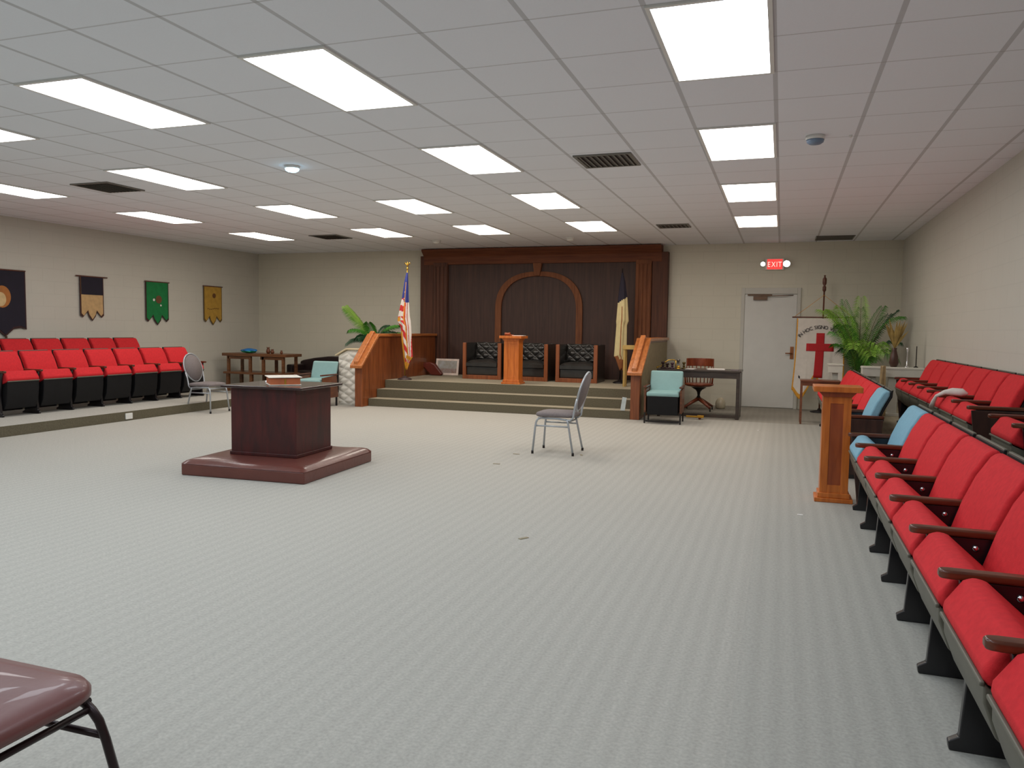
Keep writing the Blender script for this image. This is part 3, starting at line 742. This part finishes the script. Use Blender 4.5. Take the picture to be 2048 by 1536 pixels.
# ------------------------------------------------------------------ white tufted panel
t = thing('tufted_panel', 'white tufted vinyl panel with cream sloping cap beside the left half wall', 'panel', (-7.13, 11.84, 0))
def tp(u, v):
    x = -.21+.42*u; top = .86+.1*min(1, u/.45); z = top*v; e = min(1, min(u, 1-u, v, 1-v)*14)
    return (x, -.012-tufts(u, v, 4, 13, .045)*e, z)
obj('tufted_face', MB().surf(tp, 40, 120), WHV, t)
obj('panel_body', MB().prism([(-.21, 0), (-.21, .855), (-.02, .955), (.21, .955), (.21, 0)], 'y', -.01, .1), WHV, t)
obj('cap', MB().prism([(-.25, .85), (-.03, .965), (.215, .965), (.215, .99), (-.035, .99), (-.25, .875)], 'y', -.07, .12), CREAMT, t, bevel=.004)

# ------------------------------------------------------------------ palms
def frond(mb, base, az, L, elev, droop, nl=36, ll=.22, mi=0, w0=.007):
    d = Vector((math.cos(az), math.sin(az), 0)); s = Vector((-math.sin(az), math.cos(az), 0)); up = Vector((0, 0, 1))
    pts = []
    for i in range(13):
        q = i/12; pts.append(Vector(base)+d*(L*q**1.6)+up*(elev*q-droop*q*q*q))
    mb.tube(pts, [.008*(1-.75*i/12) for i in range(13)], 5, mi=3)
    for k in range(nl):
        q = .22+.77*k/(nl-1); i = min(11, int(q*12)); p = pts[i].lerp(pts[i+1], q*12-i); tg = (pts[i+1]-pts[i]).normalized()
        nrm = tg.cross(s).normalized()
        if nrm.z < 0: nrm = -nrm
        l_ = ll*(math.sin(PI*(.12+.8*((q-.22)/.78)))**.6)
        for sg in (-1, 1):
            dr = (s*sg*.8+tg*.75).normalized(); rnd = random.uniform(-.12, .12)
            p1 = p+dr*l_*.5+nrm*(.015+rnd*.05); p2 = p+dr*l_+up*(-l_*.45+rnd*.06)
            wv = tg*w0
            mb.add([p-wv*.3, p+wv*.3, p1+wv, p1-wv, p2], [(0, 1, 2, 3), (3, 2, 4)], mi)
def palm(name, label, loc, specs, pot_h, pot_r, potm, w0=.007):
    t = thing(name, label, 'potted plant', loc)
    p_ = obj('pot', MB().lathe([(pot_r*.7, 0), (pot_r, pot_h*.9), (pot_r*1.08, pot_h), (pot_r*.95, pot_h), (pot_r*.9, pot_h-.02)], n=20), potm, t)
    for sp in specs:
        az, L, el, dr, mi, ll = sp; b = MB(); frond(b, (.03*math.cos(az), .03*math.sin(az), pot_h-.03), az, L, el, dr, ll=ll, mi=mi, nl=38, w0=w0)
        obj('frond', b, [LEAF, LEAFL, LEAFD, STEM], t, fixn=False)
    return t
rs = random.Random(5)
specs = []
for az, L, el, dr, mi, ll in ((3.9, .35, 1.5, .1, 0, .24), (1.5, .3, 1.4, .1, 2, .22), (4.6, .3, 1.6, .15, 1, .24), (3.5, .66, 1.75, .5, 1, .2), (3.8, .6, 1.8, .55, 1, .24), (3.3, .5, 1.6, .35, 0, .2),
        (4.1, .55, 1.6, .6, 0, .26), (3.1, .35, 1.3, .3, 2, .2), (4.5, .7, 1.5, .85, 1, .3), (4.9, .6, 1.3, .75, 1, .3), (5.25, .6, 1.45, .85, 1, .3), (5.55, .6, 1.25, .75, 0, .28),
        (5.85, .6, 1.75, .6, 0, .22), (0.0, .5, 1.55, .3, 2, .2), (.6, .5, 1.5, .3, 2, .22), (6.1, .55, 1.3, .55, 2, .22), (4.2, .5, 1.1, .5, 2, .26), (5.0, .5, 1.0, .55, 0, .28), (3.6, .4, 1.1, .4, 0, .22),
        (2.4, .5, 1.3, .4, 0, .24), (1.9, .4, 1.45, .3, 0, .22), (4.0, .5, 1.7, .4, 1, .26), (5.4, .4, 1.6, .3, 0, .24), (3.45, .5, 1.6, .35, 1, .24)):
    specs.append((az, L, el, dr, mi, ll))
palm('potted_palm', 'large bright green feathery palm in the far right corner behind the white banner', (1.19, 13.62, RH), specs, .3, .16, mat('brown_pot', (70, 50, 40), .6))
palm('potted_palm', 'dark green palm with one broad upright frond behind the left half wall', (-7.62, 13.6, 0), [(3.35, .58, .9, .05, 1, .27), (3.2, .6, .84, .04, 0, .27), (3.5, .5, .92, .05, 1, .25), (.1, .45, .75, .25, 0, .22), (-.3, .6, .75, .45, 2, .24), (2.9, .6, .45, .25, 2, .2),
     (4.4, .4, .6, .35, 2, .22), (3.9, .45, .7, .3, 0, .24), (5.1, .4, .6, .35, 2, .22), (1.2, .3, .7, .2, 2, .2), (5.7, .5, .6, .35, 2, .22), (3.6, .5, .5, .35, 2, .22), (4.8, .25, .7, .15, 0, .22), (.2, .5, .6, .25, 0, .2)], .92, .2, mat('brown_pot', (70, 50, 40), .6), w0=.009)

# ------------------------------------------------------------------ white banner with red cross on a staff
t = thing('banner_on_staff', 'white banner with red cross and arched black lettering on wooden staff by the door', 'banner', (.66, 14.3, 0))
obj('staff', MB().tube([(0, .05, .02), (0, .05, 2.08)], .014, 10).lathe([(.014, 2.08), (.03, 2.1), (.03, 2.16), (.016, 2.18), (.034, 2.22), (.034, 2.3), (.012, 2.33), (.018, 2.36)], (0, .05, 0), 12), wood('staff_wood', (84, 44, 30), (110, 62, 42)), t)
obj('staff_base', MB().lathe([(.15, 0), (.15, .02), (.04, .04), (.02, .07)], (0, .05, 0)), DARKM, t)
obj('crossbar', MB().tube([(-.5, .02, 1.64), (.5, .02, 1.64)], .012, 8), MATS['staff_wood'], t)
obj('hanging_cord', MB().tube([(-.46, .02, 1.65), (0, .035, 2.02), (.46, .02, 1.65)], .004, 6), GOLDF, t)
BW0, BW1 = -.42, .36
def bedge(u):  # lower edge height: two lobes
    return .42 + .2*math.exp(-((u-.45)/.1)**2) - .2*math.exp(-((u-.17)/.13)**2) - .2*math.exp(-((u-.74)/.16)**2)
def bn(u, v, off=0):
    x = BW0+(BW1-BW0)*u; zt = 1.62; zb = bedge(u)
    fold = .03*math.sin(9*u+2*v)*v**1.5*(.3 if abs(u-.5) < .25 else 1)
    x2 = x - .05*v*v*(1-u)
    return (x2, fold+off, zt+(zb-zt)*v)
obj('banner_cloth', MB().surf(lambda u, v: bn(u, v), 40, 50, mi=lambda u, v: 1 if (v > .93 or u < .02 or u > .98) else 0), [WHF, GOLDF], t, solid=.006, fixn=False)
RC = mat('banner_red', (186, 26, 34), .7, noise=.06)
def cross(u0, u1, z0, z1):
    def fn(a, b_):
        u = u0+(u1-u0)*a; z = z0+(z1-z0)*b_; v = (1.62-z)/(1.62-bedge(u)); p = bn(u, v, -.0075); return (p[0], p[1], z)
    return MB().surf(fn, 10, 14)
cu = .5
cr = cross(cu-.083, cu+.083, .60, 1.37)
for um, vm in ((.12, .74), (.2, .79), (.62, .86), (.8, .8)):
    def mk(a, b_, um=um, vm=vm): p = bn(um+.03*(a-.5), vm+.03*(b_-.5), -.008); return p
    obj('corner_mark', MB().surf(mk, 2, 2), mat('black_lettering', (24, 20, 30), .7), t, solid=.003, fixn=False)
obj('red_cross', cr, RC, t, solid=.004, fixn=False)
c2 = cross(cu-.28, cu+.28, 1.06, 1.19); c2.xf(Matrix.Translation((0, -.001, 0))); obj('red_cross_arm', c2, RC, t, solid=.004, fixn=False)
obj('lettering', text_mb('IN HOC SIGNO VINCES', .085, arc=(.42, 1.75), xs=.95).xf(Matrix.Translation((-.035, -.016, 1.445))), mat('black_lettering', (24, 20, 30), .7), t)

# ------------------------------------------------------------------ small table, white pedestals, drape, vase
t = thing('side_table', 'small brown wooden table with thin legs beside the white banner', 'table', (.58, 12.53, 0))
TW = wood('small_table_wood', (98, 54, 32), (130, 76, 48), (.2, 1, 1), 25)
obj('tabletop', MB().box(-.29, .27, -.17, .17, .64, .665), TW, t, bevel=.004)
obj('apron', MB().box(-.27, .25, -.155, -.14, .58, .64).box(-.27, .25, .14, .155, .58, .64), TW, t)
for sx in (-.268, .248):
    for sy in (-.145, .145): obj('leg', MB().box(sx-.014, sx+.014, sy-.014, sy+.014, 0, .64), TW, t)
def pedestal(x, y, wt, wsh, label, sx=0):
    t = thing('white_pedestal', label, 'pedestal', (x, y, RH if x > 1.03 else 0)); z0 = RH if x > 1.03 else 0
    zt = .905-z0
    obj('cap', MB().box(-wt/2, wt/2, -.14, .14, zt-.14, zt).box(-wt/2-.008, wt/2+.008, -.148, .148, zt-.03, zt-.006), WHP, t, bevel=.004)
    obj('shaft', MB().box(sx-wsh/2, sx+wsh/2, -.06, .06, .04, zt-.14), WHP, t, bevel=.004)
    obj('foot', MB().box(sx-wsh/2-.03, sx+wsh/2+.03, -.09, .09, 0, .04), WHP, t, bevel=.004)
pedestal(.80, 12.96, .2, .08, 'white pedestal with square cap right behind the small brown table')
pedestal(1.235, 12.2, .25, .12, 'white pedestal with square cap in front of the palm, middle of three')
pedestal(1.645, 12.15, .48, .12, 'wide white pedestal against the right wall holding a vase, next to the red seats', sx=-.13)
t = thing('tan_sash', 'long tan cloth sash hanging between the white pedestals', 'cloth', (1.385, 11.93, RH))
def sash(u, v): return (-.03+.07*(u-.5)*(1+.6*v)+.012*math.sin(12*u), -.06+.012*math.sin(10*u+4*v)-.03*v, .72-.70*v)
obj('cloth', MB().surf(sash, 12, 30), mat('tan_cloth', (170, 146, 108), .8), t, solid=.004, fixn=False)
PZ = .905
t = thing('vase_of_dried_leaves', 'dark brown vase with dried yellow leaves on the wide white pedestal', 'vase', (1.52, 12.18, PZ))
obj('vase', MB().lathe([(.04, 0), (.065, .06), (.05, .16), (.03, .24), (.035, .27)], n=20), mat('brown_glaze', (74, 48, 38), .4), t)
b = MB()
for k in range(14):
    az = 2*PI*k/14+.3; L = .25+.18*rs.random(); tip = Vector((.16*math.cos(az)*rs.uniform(.5, 1.2), .1*math.sin(az), .27+L)); p0 = Vector((0, 0, .25))
    mid = p0.lerp(tip, .5)+Vector((0, 0, .03)); side = Vector((0.025, 0.01, 0))
    b.add([p0, mid-side, tip, mid+side], [(0, 1, 2, 3)], 0)
obj('dried_leaves', b, DRY, t, solid=.002, fixn=False)
t = thing('silver_candlestick', 'thin silver candlestick on the wide white pedestal right of the vase', 'candlestick', (1.68, 12.12, PZ))
obj('stick', MB().lathe([(.04, 0), (.03, .01), (.008, .03), (.012, .1), (.007, .2), (.02, .26), (.018, .28)], n=16), CHROME, t)
t = thing('shadow_line', 'thin dark piece standing for a shadow line on the wide white pedestal near the wall', 'rod', (1.80, 12.15, PZ))  # solid dark upright in place of the thin shadow line beside the candlestick
obj('rod', MB().lathe([(.03, 0), (.03, .01), (.007, .02), (.006, .3)], n=12), DARKM, t)

# ------------------------------------------------------------------ folded umbrella across the wall-row seats
t = thing('white_cloth_bundle', 'white cloth bundle with a trailing end draped over an armrest of the wall row', 'cloth', (XB-.2, 7.98, RH+.612))
b = MB(); n = 14
b.tube([(-.13, .20, -.13), (-.125, .15, -.08), (-.11, .10, -.02), (-.05, .04, .022), (.0, .0, .032), (.07, -.05, .03), (.11, -.08, .02)], [.024, .02, .014, .022, .034, .036, .01], 12)
obj('cloth', b, mat('off_white_cloth', (214, 206, 200), .7), t)

# ------------------------------------------------------------------ desk with things on it
t = thing('desk', 'dark wooden desk with papers standing against the far wall, left of the door', 'desk', (-1.21, 12.75, 0))
DW = wood('desk_wood', (48, 38, 34), (68, 56, 48), (.2, 1, 1), 20)
obj('desktop', MB().box(-.66, .64, -.3, .3, .735, .765), DW, t, bevel=.004)
obj('apron', MB().box(-.62, .60, -.28, -.262, .64, .735).box(-.62, .60, .262, .28, .64, .735), DW, t)
for sx in (-.62, .60):
    for sy in (-.265, .265): obj('leg', MB().box(sx-.022, sx+.022, sy-.022, sy+.022, 0, .735), DW, t)
obj('side_board', MB().box(.57, .618, -.29, .29, .0, .735), DW, t, bevel=.003)
obj('lower_rail', MB().box(-.6, .58, -.27, -.25, .02, .07), DW, t)
DZ = .766
PAP = mat('paper', (228, 224, 220), .7)
tag(obj('paper_stack', MB().box(-.13, .13, -.1, .1, 0, .008).box(-.11, .14, -.08, .11, .008, .013), PAP, loc=(-.98, 12.72, DZ), rotz=.2), 'white paper stack near the middle of the dark desk', 'paper')
tag(obj('paper_sheet', MB().box(-.07, .07, -.1, .1, 0, .005), PAP, loc=(-1.36, 12.66, DZ), rotz=-.15), 'single small white paper on dark desk behind the teal chair', 'paper')
tag(obj('silver_tray', MB().box(-.06, .06, -.05, .05, 0, .012), mat('pewter', (150, 136, 138), .3, .6), loc=(-.68, 12.66, DZ)), 'flat pale tray at the right end of the dark desk', 'tray')
def candle(x, y, h, m, label, kind):
    t = thing(kind, label, kind.split('_')[-1], (x, y, DZ))
    obj('base', MB().lathe([(.035, 0), (.04, .012), (.014, .025)], n=16), m, t)
    obj('stem', MB().lathe([(.014, .025), (.022, .045), (.01, .06), (.024, h-.03), (.03, h-.01), (.02, h)], n=16), m, t)
candle(-1.80, 12.62, .11, mat('dark_bronze', (60, 44, 44), .35, .5), 'short dark bronze goblet at the left end of the desk clutter', 'bronze_goblet')
candle(-1.72, 12.56, .09, mat('dark_bronze', (60, 44, 44), .35, .5), 'small dark bronze cup in front of the goblet on the desk', 'bronze_cup')
candle(-1.645, 12.58, .10, mat('purple_glass', (66, 40, 56), .3), 'small purple dark cup in the middle of the desk clutter', 'glass_cup')
candle(-1.555, 12.62, .155, mat('dark_silver', (120, 116, 112), .25, .8), 'tall silver topped cup on the dark desk clutter', 'silver_goblet')
candle(-1.47, 12.66, .11, mat('dark_brass', (96, 80, 44), .35, .7), 'dark brass cup rightmost in the clutter on the desk', 'brass_cup')
candle(-1.54, 12.52, .05, GOLD, 'tiny gold dish in front of the tall silver topped cup', 'gold_dish')
b = MB(); pts = [(-.17, -.02, .02), (-.12, 0, .03), (-.06, .01, .09), (0, .02, .13), (.07, .02, .14), (.12, .02, .125)]
b.tube(pts, .008, 8); b.lathe([(.014, 0), (.02, .01), (.014, .02)], (-.17, -.02, 0)).lathe([(.01, 0), (.01, .125)], (.12, .02, 0), 8)
tag(obj('gold_cord', b, GOLD, loc=(-1.73, 12.72, DZ)), 'curved gold cord arching over the desk clutter beside the half wall', 'cord')  # gold cord, shaped as an arched tube over the cups

# swivel chair
t = thing('swivel_chair', 'reddish brown wooden swivel office chair behind the dark desk', 'chair', (-1.33, 13.75, 0))
RW = wood('swivel_wood', (112, 50, 28), (146, 72, 42), (1, 1, .2), 20)
def arcbox(r0_, r1_, z0, z1, a0, a1, n_=14):
    m_ = MB(); v = []
    for i in range(n_+1):
        a = a0+(a1-a0)*i/n_
        for r_, z_ in ((r0_, z0), (r1_, z0), (r1_, z1), (r0_, z1)): v.append((r_*math.cos(a), r_*math.sin(a), z_))
    f = [(i*4+k, i*4+(k+1) % 4, (i+1)*4+(k+1) % 4, (i+1)*4+k) for i in range(n_) for k in range(4)]+[(3, 2, 1, 0), (n_*4, n_*4+1, n_*4+2, n_*4+3)]
    return m_.add(v, f)
obj('backrest', arcbox(.23, .255, .76, .9, .35, PI-.35), RW, t, bevel=.01)
obj('arm_rail', arcbox(.225, .265, .66, .69, -.25, PI+.25), RW, t, bevel=.008)
b = MB()
for i in range(9):
    a = .35+(PI-.7)*i/8; b.tube([(.22*math.cos(a), .22*math.sin(a), .47), (.243*math.cos(a), .243*math.sin(a), .77)], .009, 6)
for a in (-.2, PI+.2): b.tube([(.23*math.cos(a), .23*math.sin(a), .47), (.245*math.cos(a), .245*math.sin(a), .67)], .014, 6)
obj('spindles', b, RW, t)
obj('seat', MB().lathe([(.2, .42), (.245, .44), (.25, .465), (.22, .475), (.05, .46)], n=28), RW, t)
obj('post', MB().lathe([(.13, .40), (.06, .36), (.03, .32), (.02, .26), (.03, .24), (.05, .2)], n=16), DARKM, t)
for k in range(4):
    a = PI/4+k*PI/2; lg = obj('leg', MB().tube([(.02*math.cos(a), .02*math.sin(a), .2), (.15*math.cos(a), .15*math.sin(a), .14), (.31*math.cos(a), .31*math.sin(a), .06)], [.035, .028, .02], 8), RW, t)
    obj('caster', MB().tube([(.31*math.cos(a)-.01, .31*math.sin(a), .026), (.31*math.cos(a)+.01, .31*math.sin(a), .026)], .025, 12), DARKM, lg)
t = thing('glass_jar', 'pale shiny rounded jar on the floor behind the desk', 'jar', (-.99, 14.2, 0))
obj('jar_body', MB().lathe([(.06, 0), (.085, .02), (.09, .1), (.075, .15), (.04, .19), (.02, .2)], n=20), mat('pearly_glass', (205, 196, 172), .2, noise=.1), t)
t = thing('yellow_rod', 'short yellow bar lying on the floor under the desk, beside the teal chair', 'bar', (-1.2, 12.28, 0))
obj('bar', MB().box(-.17, .06, -.02, .02, .03, .055).box(.0, .1, -.035, .035, .03, .065), mat('yellow_plastic', (190, 140, 32), .5), t, bevel=.005)
obj('wheel', MB().tube([(.04, -.02, .02), (.04, .02, .02)], .02, 12), mat('brown_rubber', (100, 40, 26), .6), t)
tag(obj('rail_tag', MB().prism([(-.035, 0), (.035, 0), (.06, .2), (-.005, .21)], 'y', -.004, .004), mat('pale_card', (186, 196, 196), .6), loc=(-2.28, 11.786, .135)), 'pale card leaning on the stage steps beside the right half wall', 'card')

# ------------------------------------------------------------------ left corner: two tier table, sofa
t = thing('tiered_table', 'brown wooden two tier table against the far wall in the left corner', 'table', (-10.17, 13.44, 0))
BT = wood('brown_table_wood', (92, 56, 32), (124, 80, 48), (.15, 1, 1), 25)
obj('upper_shelf', MB().box(-.78, .78, -.28, .28, .73, .79), BT, t, bevel=.006)
obj('lower_shelf', MB().box(-.76, .74, -.27, .27, .36, .405), BT, t, bevel=.006)
for x0, x1 in ((-.66, -.14), (.14, .66)): obj('apron', MB().box(x0, x1, -.24, -.22, .67, .73), BT, t)
for x in (-.66, -.12, .2, .68):
    for y in (-.215, .215): obj('leg', MB().box(x-.025, x+.025, y-.025, y+.025, .405, .73), BT, t)
for x in (-.68, -.1, .66):
    for y in (-.21, .21): obj('lower_leg', MB().box(x-.03, x+.03, y-.03, y+.03, 0, .36), BT, t)
TZ = .79
t = thing('plastic_bag', 'crumpled blue and green plastic bag on the two tier table', 'bag', (-10.45, 13.4, TZ))
def bag(u, v):
    a = 2*PI*u; r_ = math.sin(PI*min(.98, .04+v*.96))**.6; rnd = 1+.18*math.sin(5*a+7*v)+.1*math.sin(9*a-5*v)
    return (.17*r_*rnd*math.cos(a), .1*r_*rnd*math.sin(a), .1*(v))
obj('bag_body', MB().surf(bag, 28, 14, mi=lambda u, v: (0 if (v > .45) else 1) if math.cos(2*PI*u+.9) > -.75 else 1, close_u=True), [mat('blue_plastic', (36, 120, 196), .35), mat('green_plastic', (40, 160, 110), .35)], t, fixn=False)
BRO = mat('brown_clutter', (108, 62, 38), .5)
for k, (x, r_, h, lab) in enumerate(((-9.98, .045, .13, 'brown wooden urn in the middle of the two tier table'), (-9.88, .04, .09, 'small brown bowl right of the urn on the two tier table'), (-9.66, .03, .07, 'tiny brown cup near the right end of the two tier table'))):
    tag(obj(('wooden_urn', 'wooden_bowl', 'wooden_cup')[k], MB().lathe([(r_*.6, 0), (r_, h*.3), (r_*.8, h*.6), (r_*.5, h*.85), (r_*.9, h)], n=18), BRO, loc=(x, 13.4, TZ)), lab, ('urn', 'bowl', 'cup')[k])
t = thing('dark_sofa', 'dark brown leather sofa with curved back against the far wall behind the teal armchair', 'sofa', (-9.12, 14.3, 0))
SF = mat('dark_brown_leather', (42, 30, 30), .35, noise=.15, bump=.1)
def sofab(u, v): return None
obj('backrest', MB().prism([(-.8, .2), (-.8, .6), (-.72, .63), (-.45, .68), (-.1, .72), (.85, .72), (.85, .2)], 'y', .12, .32), SF, t, bevel=.03, seg=3)
obj('seat', MB().box(-.72, .78, -.35, .12, .18, .42), SF, t, bevel=.04, seg=3)
for x0, x1 in ((-.8, -.66), (.72, .85)): obj('arm', MB().box(x0, x1, -.38, .12, .05, .55), SF, t, bevel=.03, seg=3)
obj('base', MB().box(-.75, .8, -.33, .3, 0, .19), SF, t)
# ------------------------------------------------------------------ left wall banners
def wall_banner(name, label, y0, y1, zt, segs, cols, rod, zmid=None, emblem=None, trim=None, tassel=None):
    yc = (y0+y1)/2; t = thing(name, label, 'banner', (XL+.03, yc, zt)); h = (y1-y0)/2
    pts = [(-h, 0), (h, 0)]+[(h-2*h*u, -z) for u, z in segs]
    lower = pts
    if trim:
        c = .022; big = [(a*(1+c/h), b_-(c*1.4 if b_ < 0 else 0)) for a, b_ in pts]
        obj('trim', MB().prism(big, 'x', -.006, -.001), trim, t)
    obj('cloth', MB().prism(pts, 'x', -.001, .004), cols[0], t)
    if zmid: obj('upper_cloth', MB().box(.004, .007, -h, h, -zmid, 0), cols[1], t)
    r_ = obj('rod', MB().tube([(0.004, -h-rod, .01), (0.004, h+rod, .01)], .011, 8), MATS['staff_wood'], t)
    if emblem: emblem(t)
    if tassel: obj('tassel', MB().lathe([(.006, 0), (.018, -.03), (.02, -.12), (.012, -.13)], (0.01, 0, tassel), 10), mat('brown_tassel', (80, 56, 40), .8), t)
pts3 = [(0, .62), (.1, .66), (.22, .60), (.3, .56), (.36, .64), (.5, .72), (.64, .64), (.7, .56), (.78, .60), (.9, .66), (1, .62)]
def disc(t, y, z, r, m, x=.008, sq=1, name='emblem', n=24):
    obj(name, MB().prism([(y+r*math.cos(2*PI*k/n), z+sq*r*math.sin(2*PI*k/n)) for k in range(n)], 'x', x-.003, x), m, t)
def em1(t):
    disc(t, -.04, -.4, .14, mat('emblem_orange', (176, 110, 50), .7), .008, 1.2); disc(t, -.07, -.44, .09, mat('emblem_cream', (214, 186, 136), .7), .011, 1.2, 'emblem_centre')
def em3(t):
    disc(t, .03, -.32, .075, mat('emblem_brown', (110, 72, 44), .7), .008); disc(t, -.09, -.33, .025, PAP, .008, 1, 'white_spot'); disc(t, .08, -.43, .018, PAP, .008, 1, 'white_spot')
def em4(t):
    disc(t, .03, -.18, .05, mat('emblem_darkbrown', (104, 66, 30), .7), .008); b = MB()
    for k in range(7): b.box(.005, .008, -.17+.05*k, -.14+.05*k, -.46-.012*math.sin(k), -.445-.012*math.sin(k))
    obj('stitched_marks', b, mat('emblem_darkbrown', (104, 66, 30), .7), t)
scl = lambda k: [(u, z*k) for u, z in pts3]
wall_banner('wall_banner', 'navy and black banner with golden round emblem at the left edge of the photo', 8.32, 8.99, 2.15, [(0, .87), (.12, .84), (.3, .86), (.5, .98), (.7, .86), (.88, .84), (1, .87)], [NAVY], .02, emblem=em1, tassel=-.98, trim=mat('maroon_trim', (60, 32, 32), .8))
wall_banner('wall_banner', 'banner with black upper part and tan lower part on the left wall', 10.03, 10.47, 2.15, scl(1.0), [mat('tan_felt', (198, 164, 116), .8), NAVY], .1, zmid=.30, trim=mat('dark_trim', (70, 40, 34), .8))
wall_banner('wall_banner', 'green banner with round brown emblem on the left wall', 11.46, 11.99, 2.15, scl(1.08), [mat('green_felt', (18, 120, 62), .8)], .04, emblem=em3, trim=mat('maroon_trim', (60, 32, 32), .8))
wall_banner('wall_banner', 'yellow gold banner nearest the corner on the left wall', 13.0, 13.5, 2.15, scl(1.06), [mat('gold_felt', (182, 142, 56), .8)], .04, emblem=em4, trim=mat('olive_trim', (104, 80, 40), .8))
# outlet on riser, bits on the carpet
t = thing('outlet_box', 'white electrical outlet box on the front of the left seating riser', 'outlet', (-8.68, 8.485, .02))
obj('box', MB().box(0, .02, -.06, .06, 0, .085), PLW, t, bevel=.006)
for k, (x, y) in enumerate(((-2.684, 7.284), (-1.55, 4.736), (-2.024, 8.228-.05), (-2.70, 7.95))):
    tag(obj('carpet_scrap', MB().box(-.035, .035, -.012, .012, 0, .004), mat('beige_scrap', (150, 140, 116), .8), loc=(x, y, .0005), rotz=k), ('thin beige scrap on carpet, left of and nearer than the lone stacking chair', 'thin beige scrap on open carpet nearest the camera', 'tiny scrap on the carpet just right of the lone stacking chair', 'tiny scrap on the carpet at the left feet of the lone stacking chair')[k], 'scrap', 'scraps on the carpet')
for k, (x, y) in enumerate(((.18, 6.145), (-.258, 11.278))):
    tag(obj('paper_scrap', MB().box(-.02, .02, -.012, .012, 0, .004), PAP, loc=(x, y, .0005), rotz=k), ('tiny white paper scrap on the aisle carpet in front of the oak podium', 'tiny white paper scrap on far carpet near the desk')[k], 'scrap', 'white scraps on the carpet')
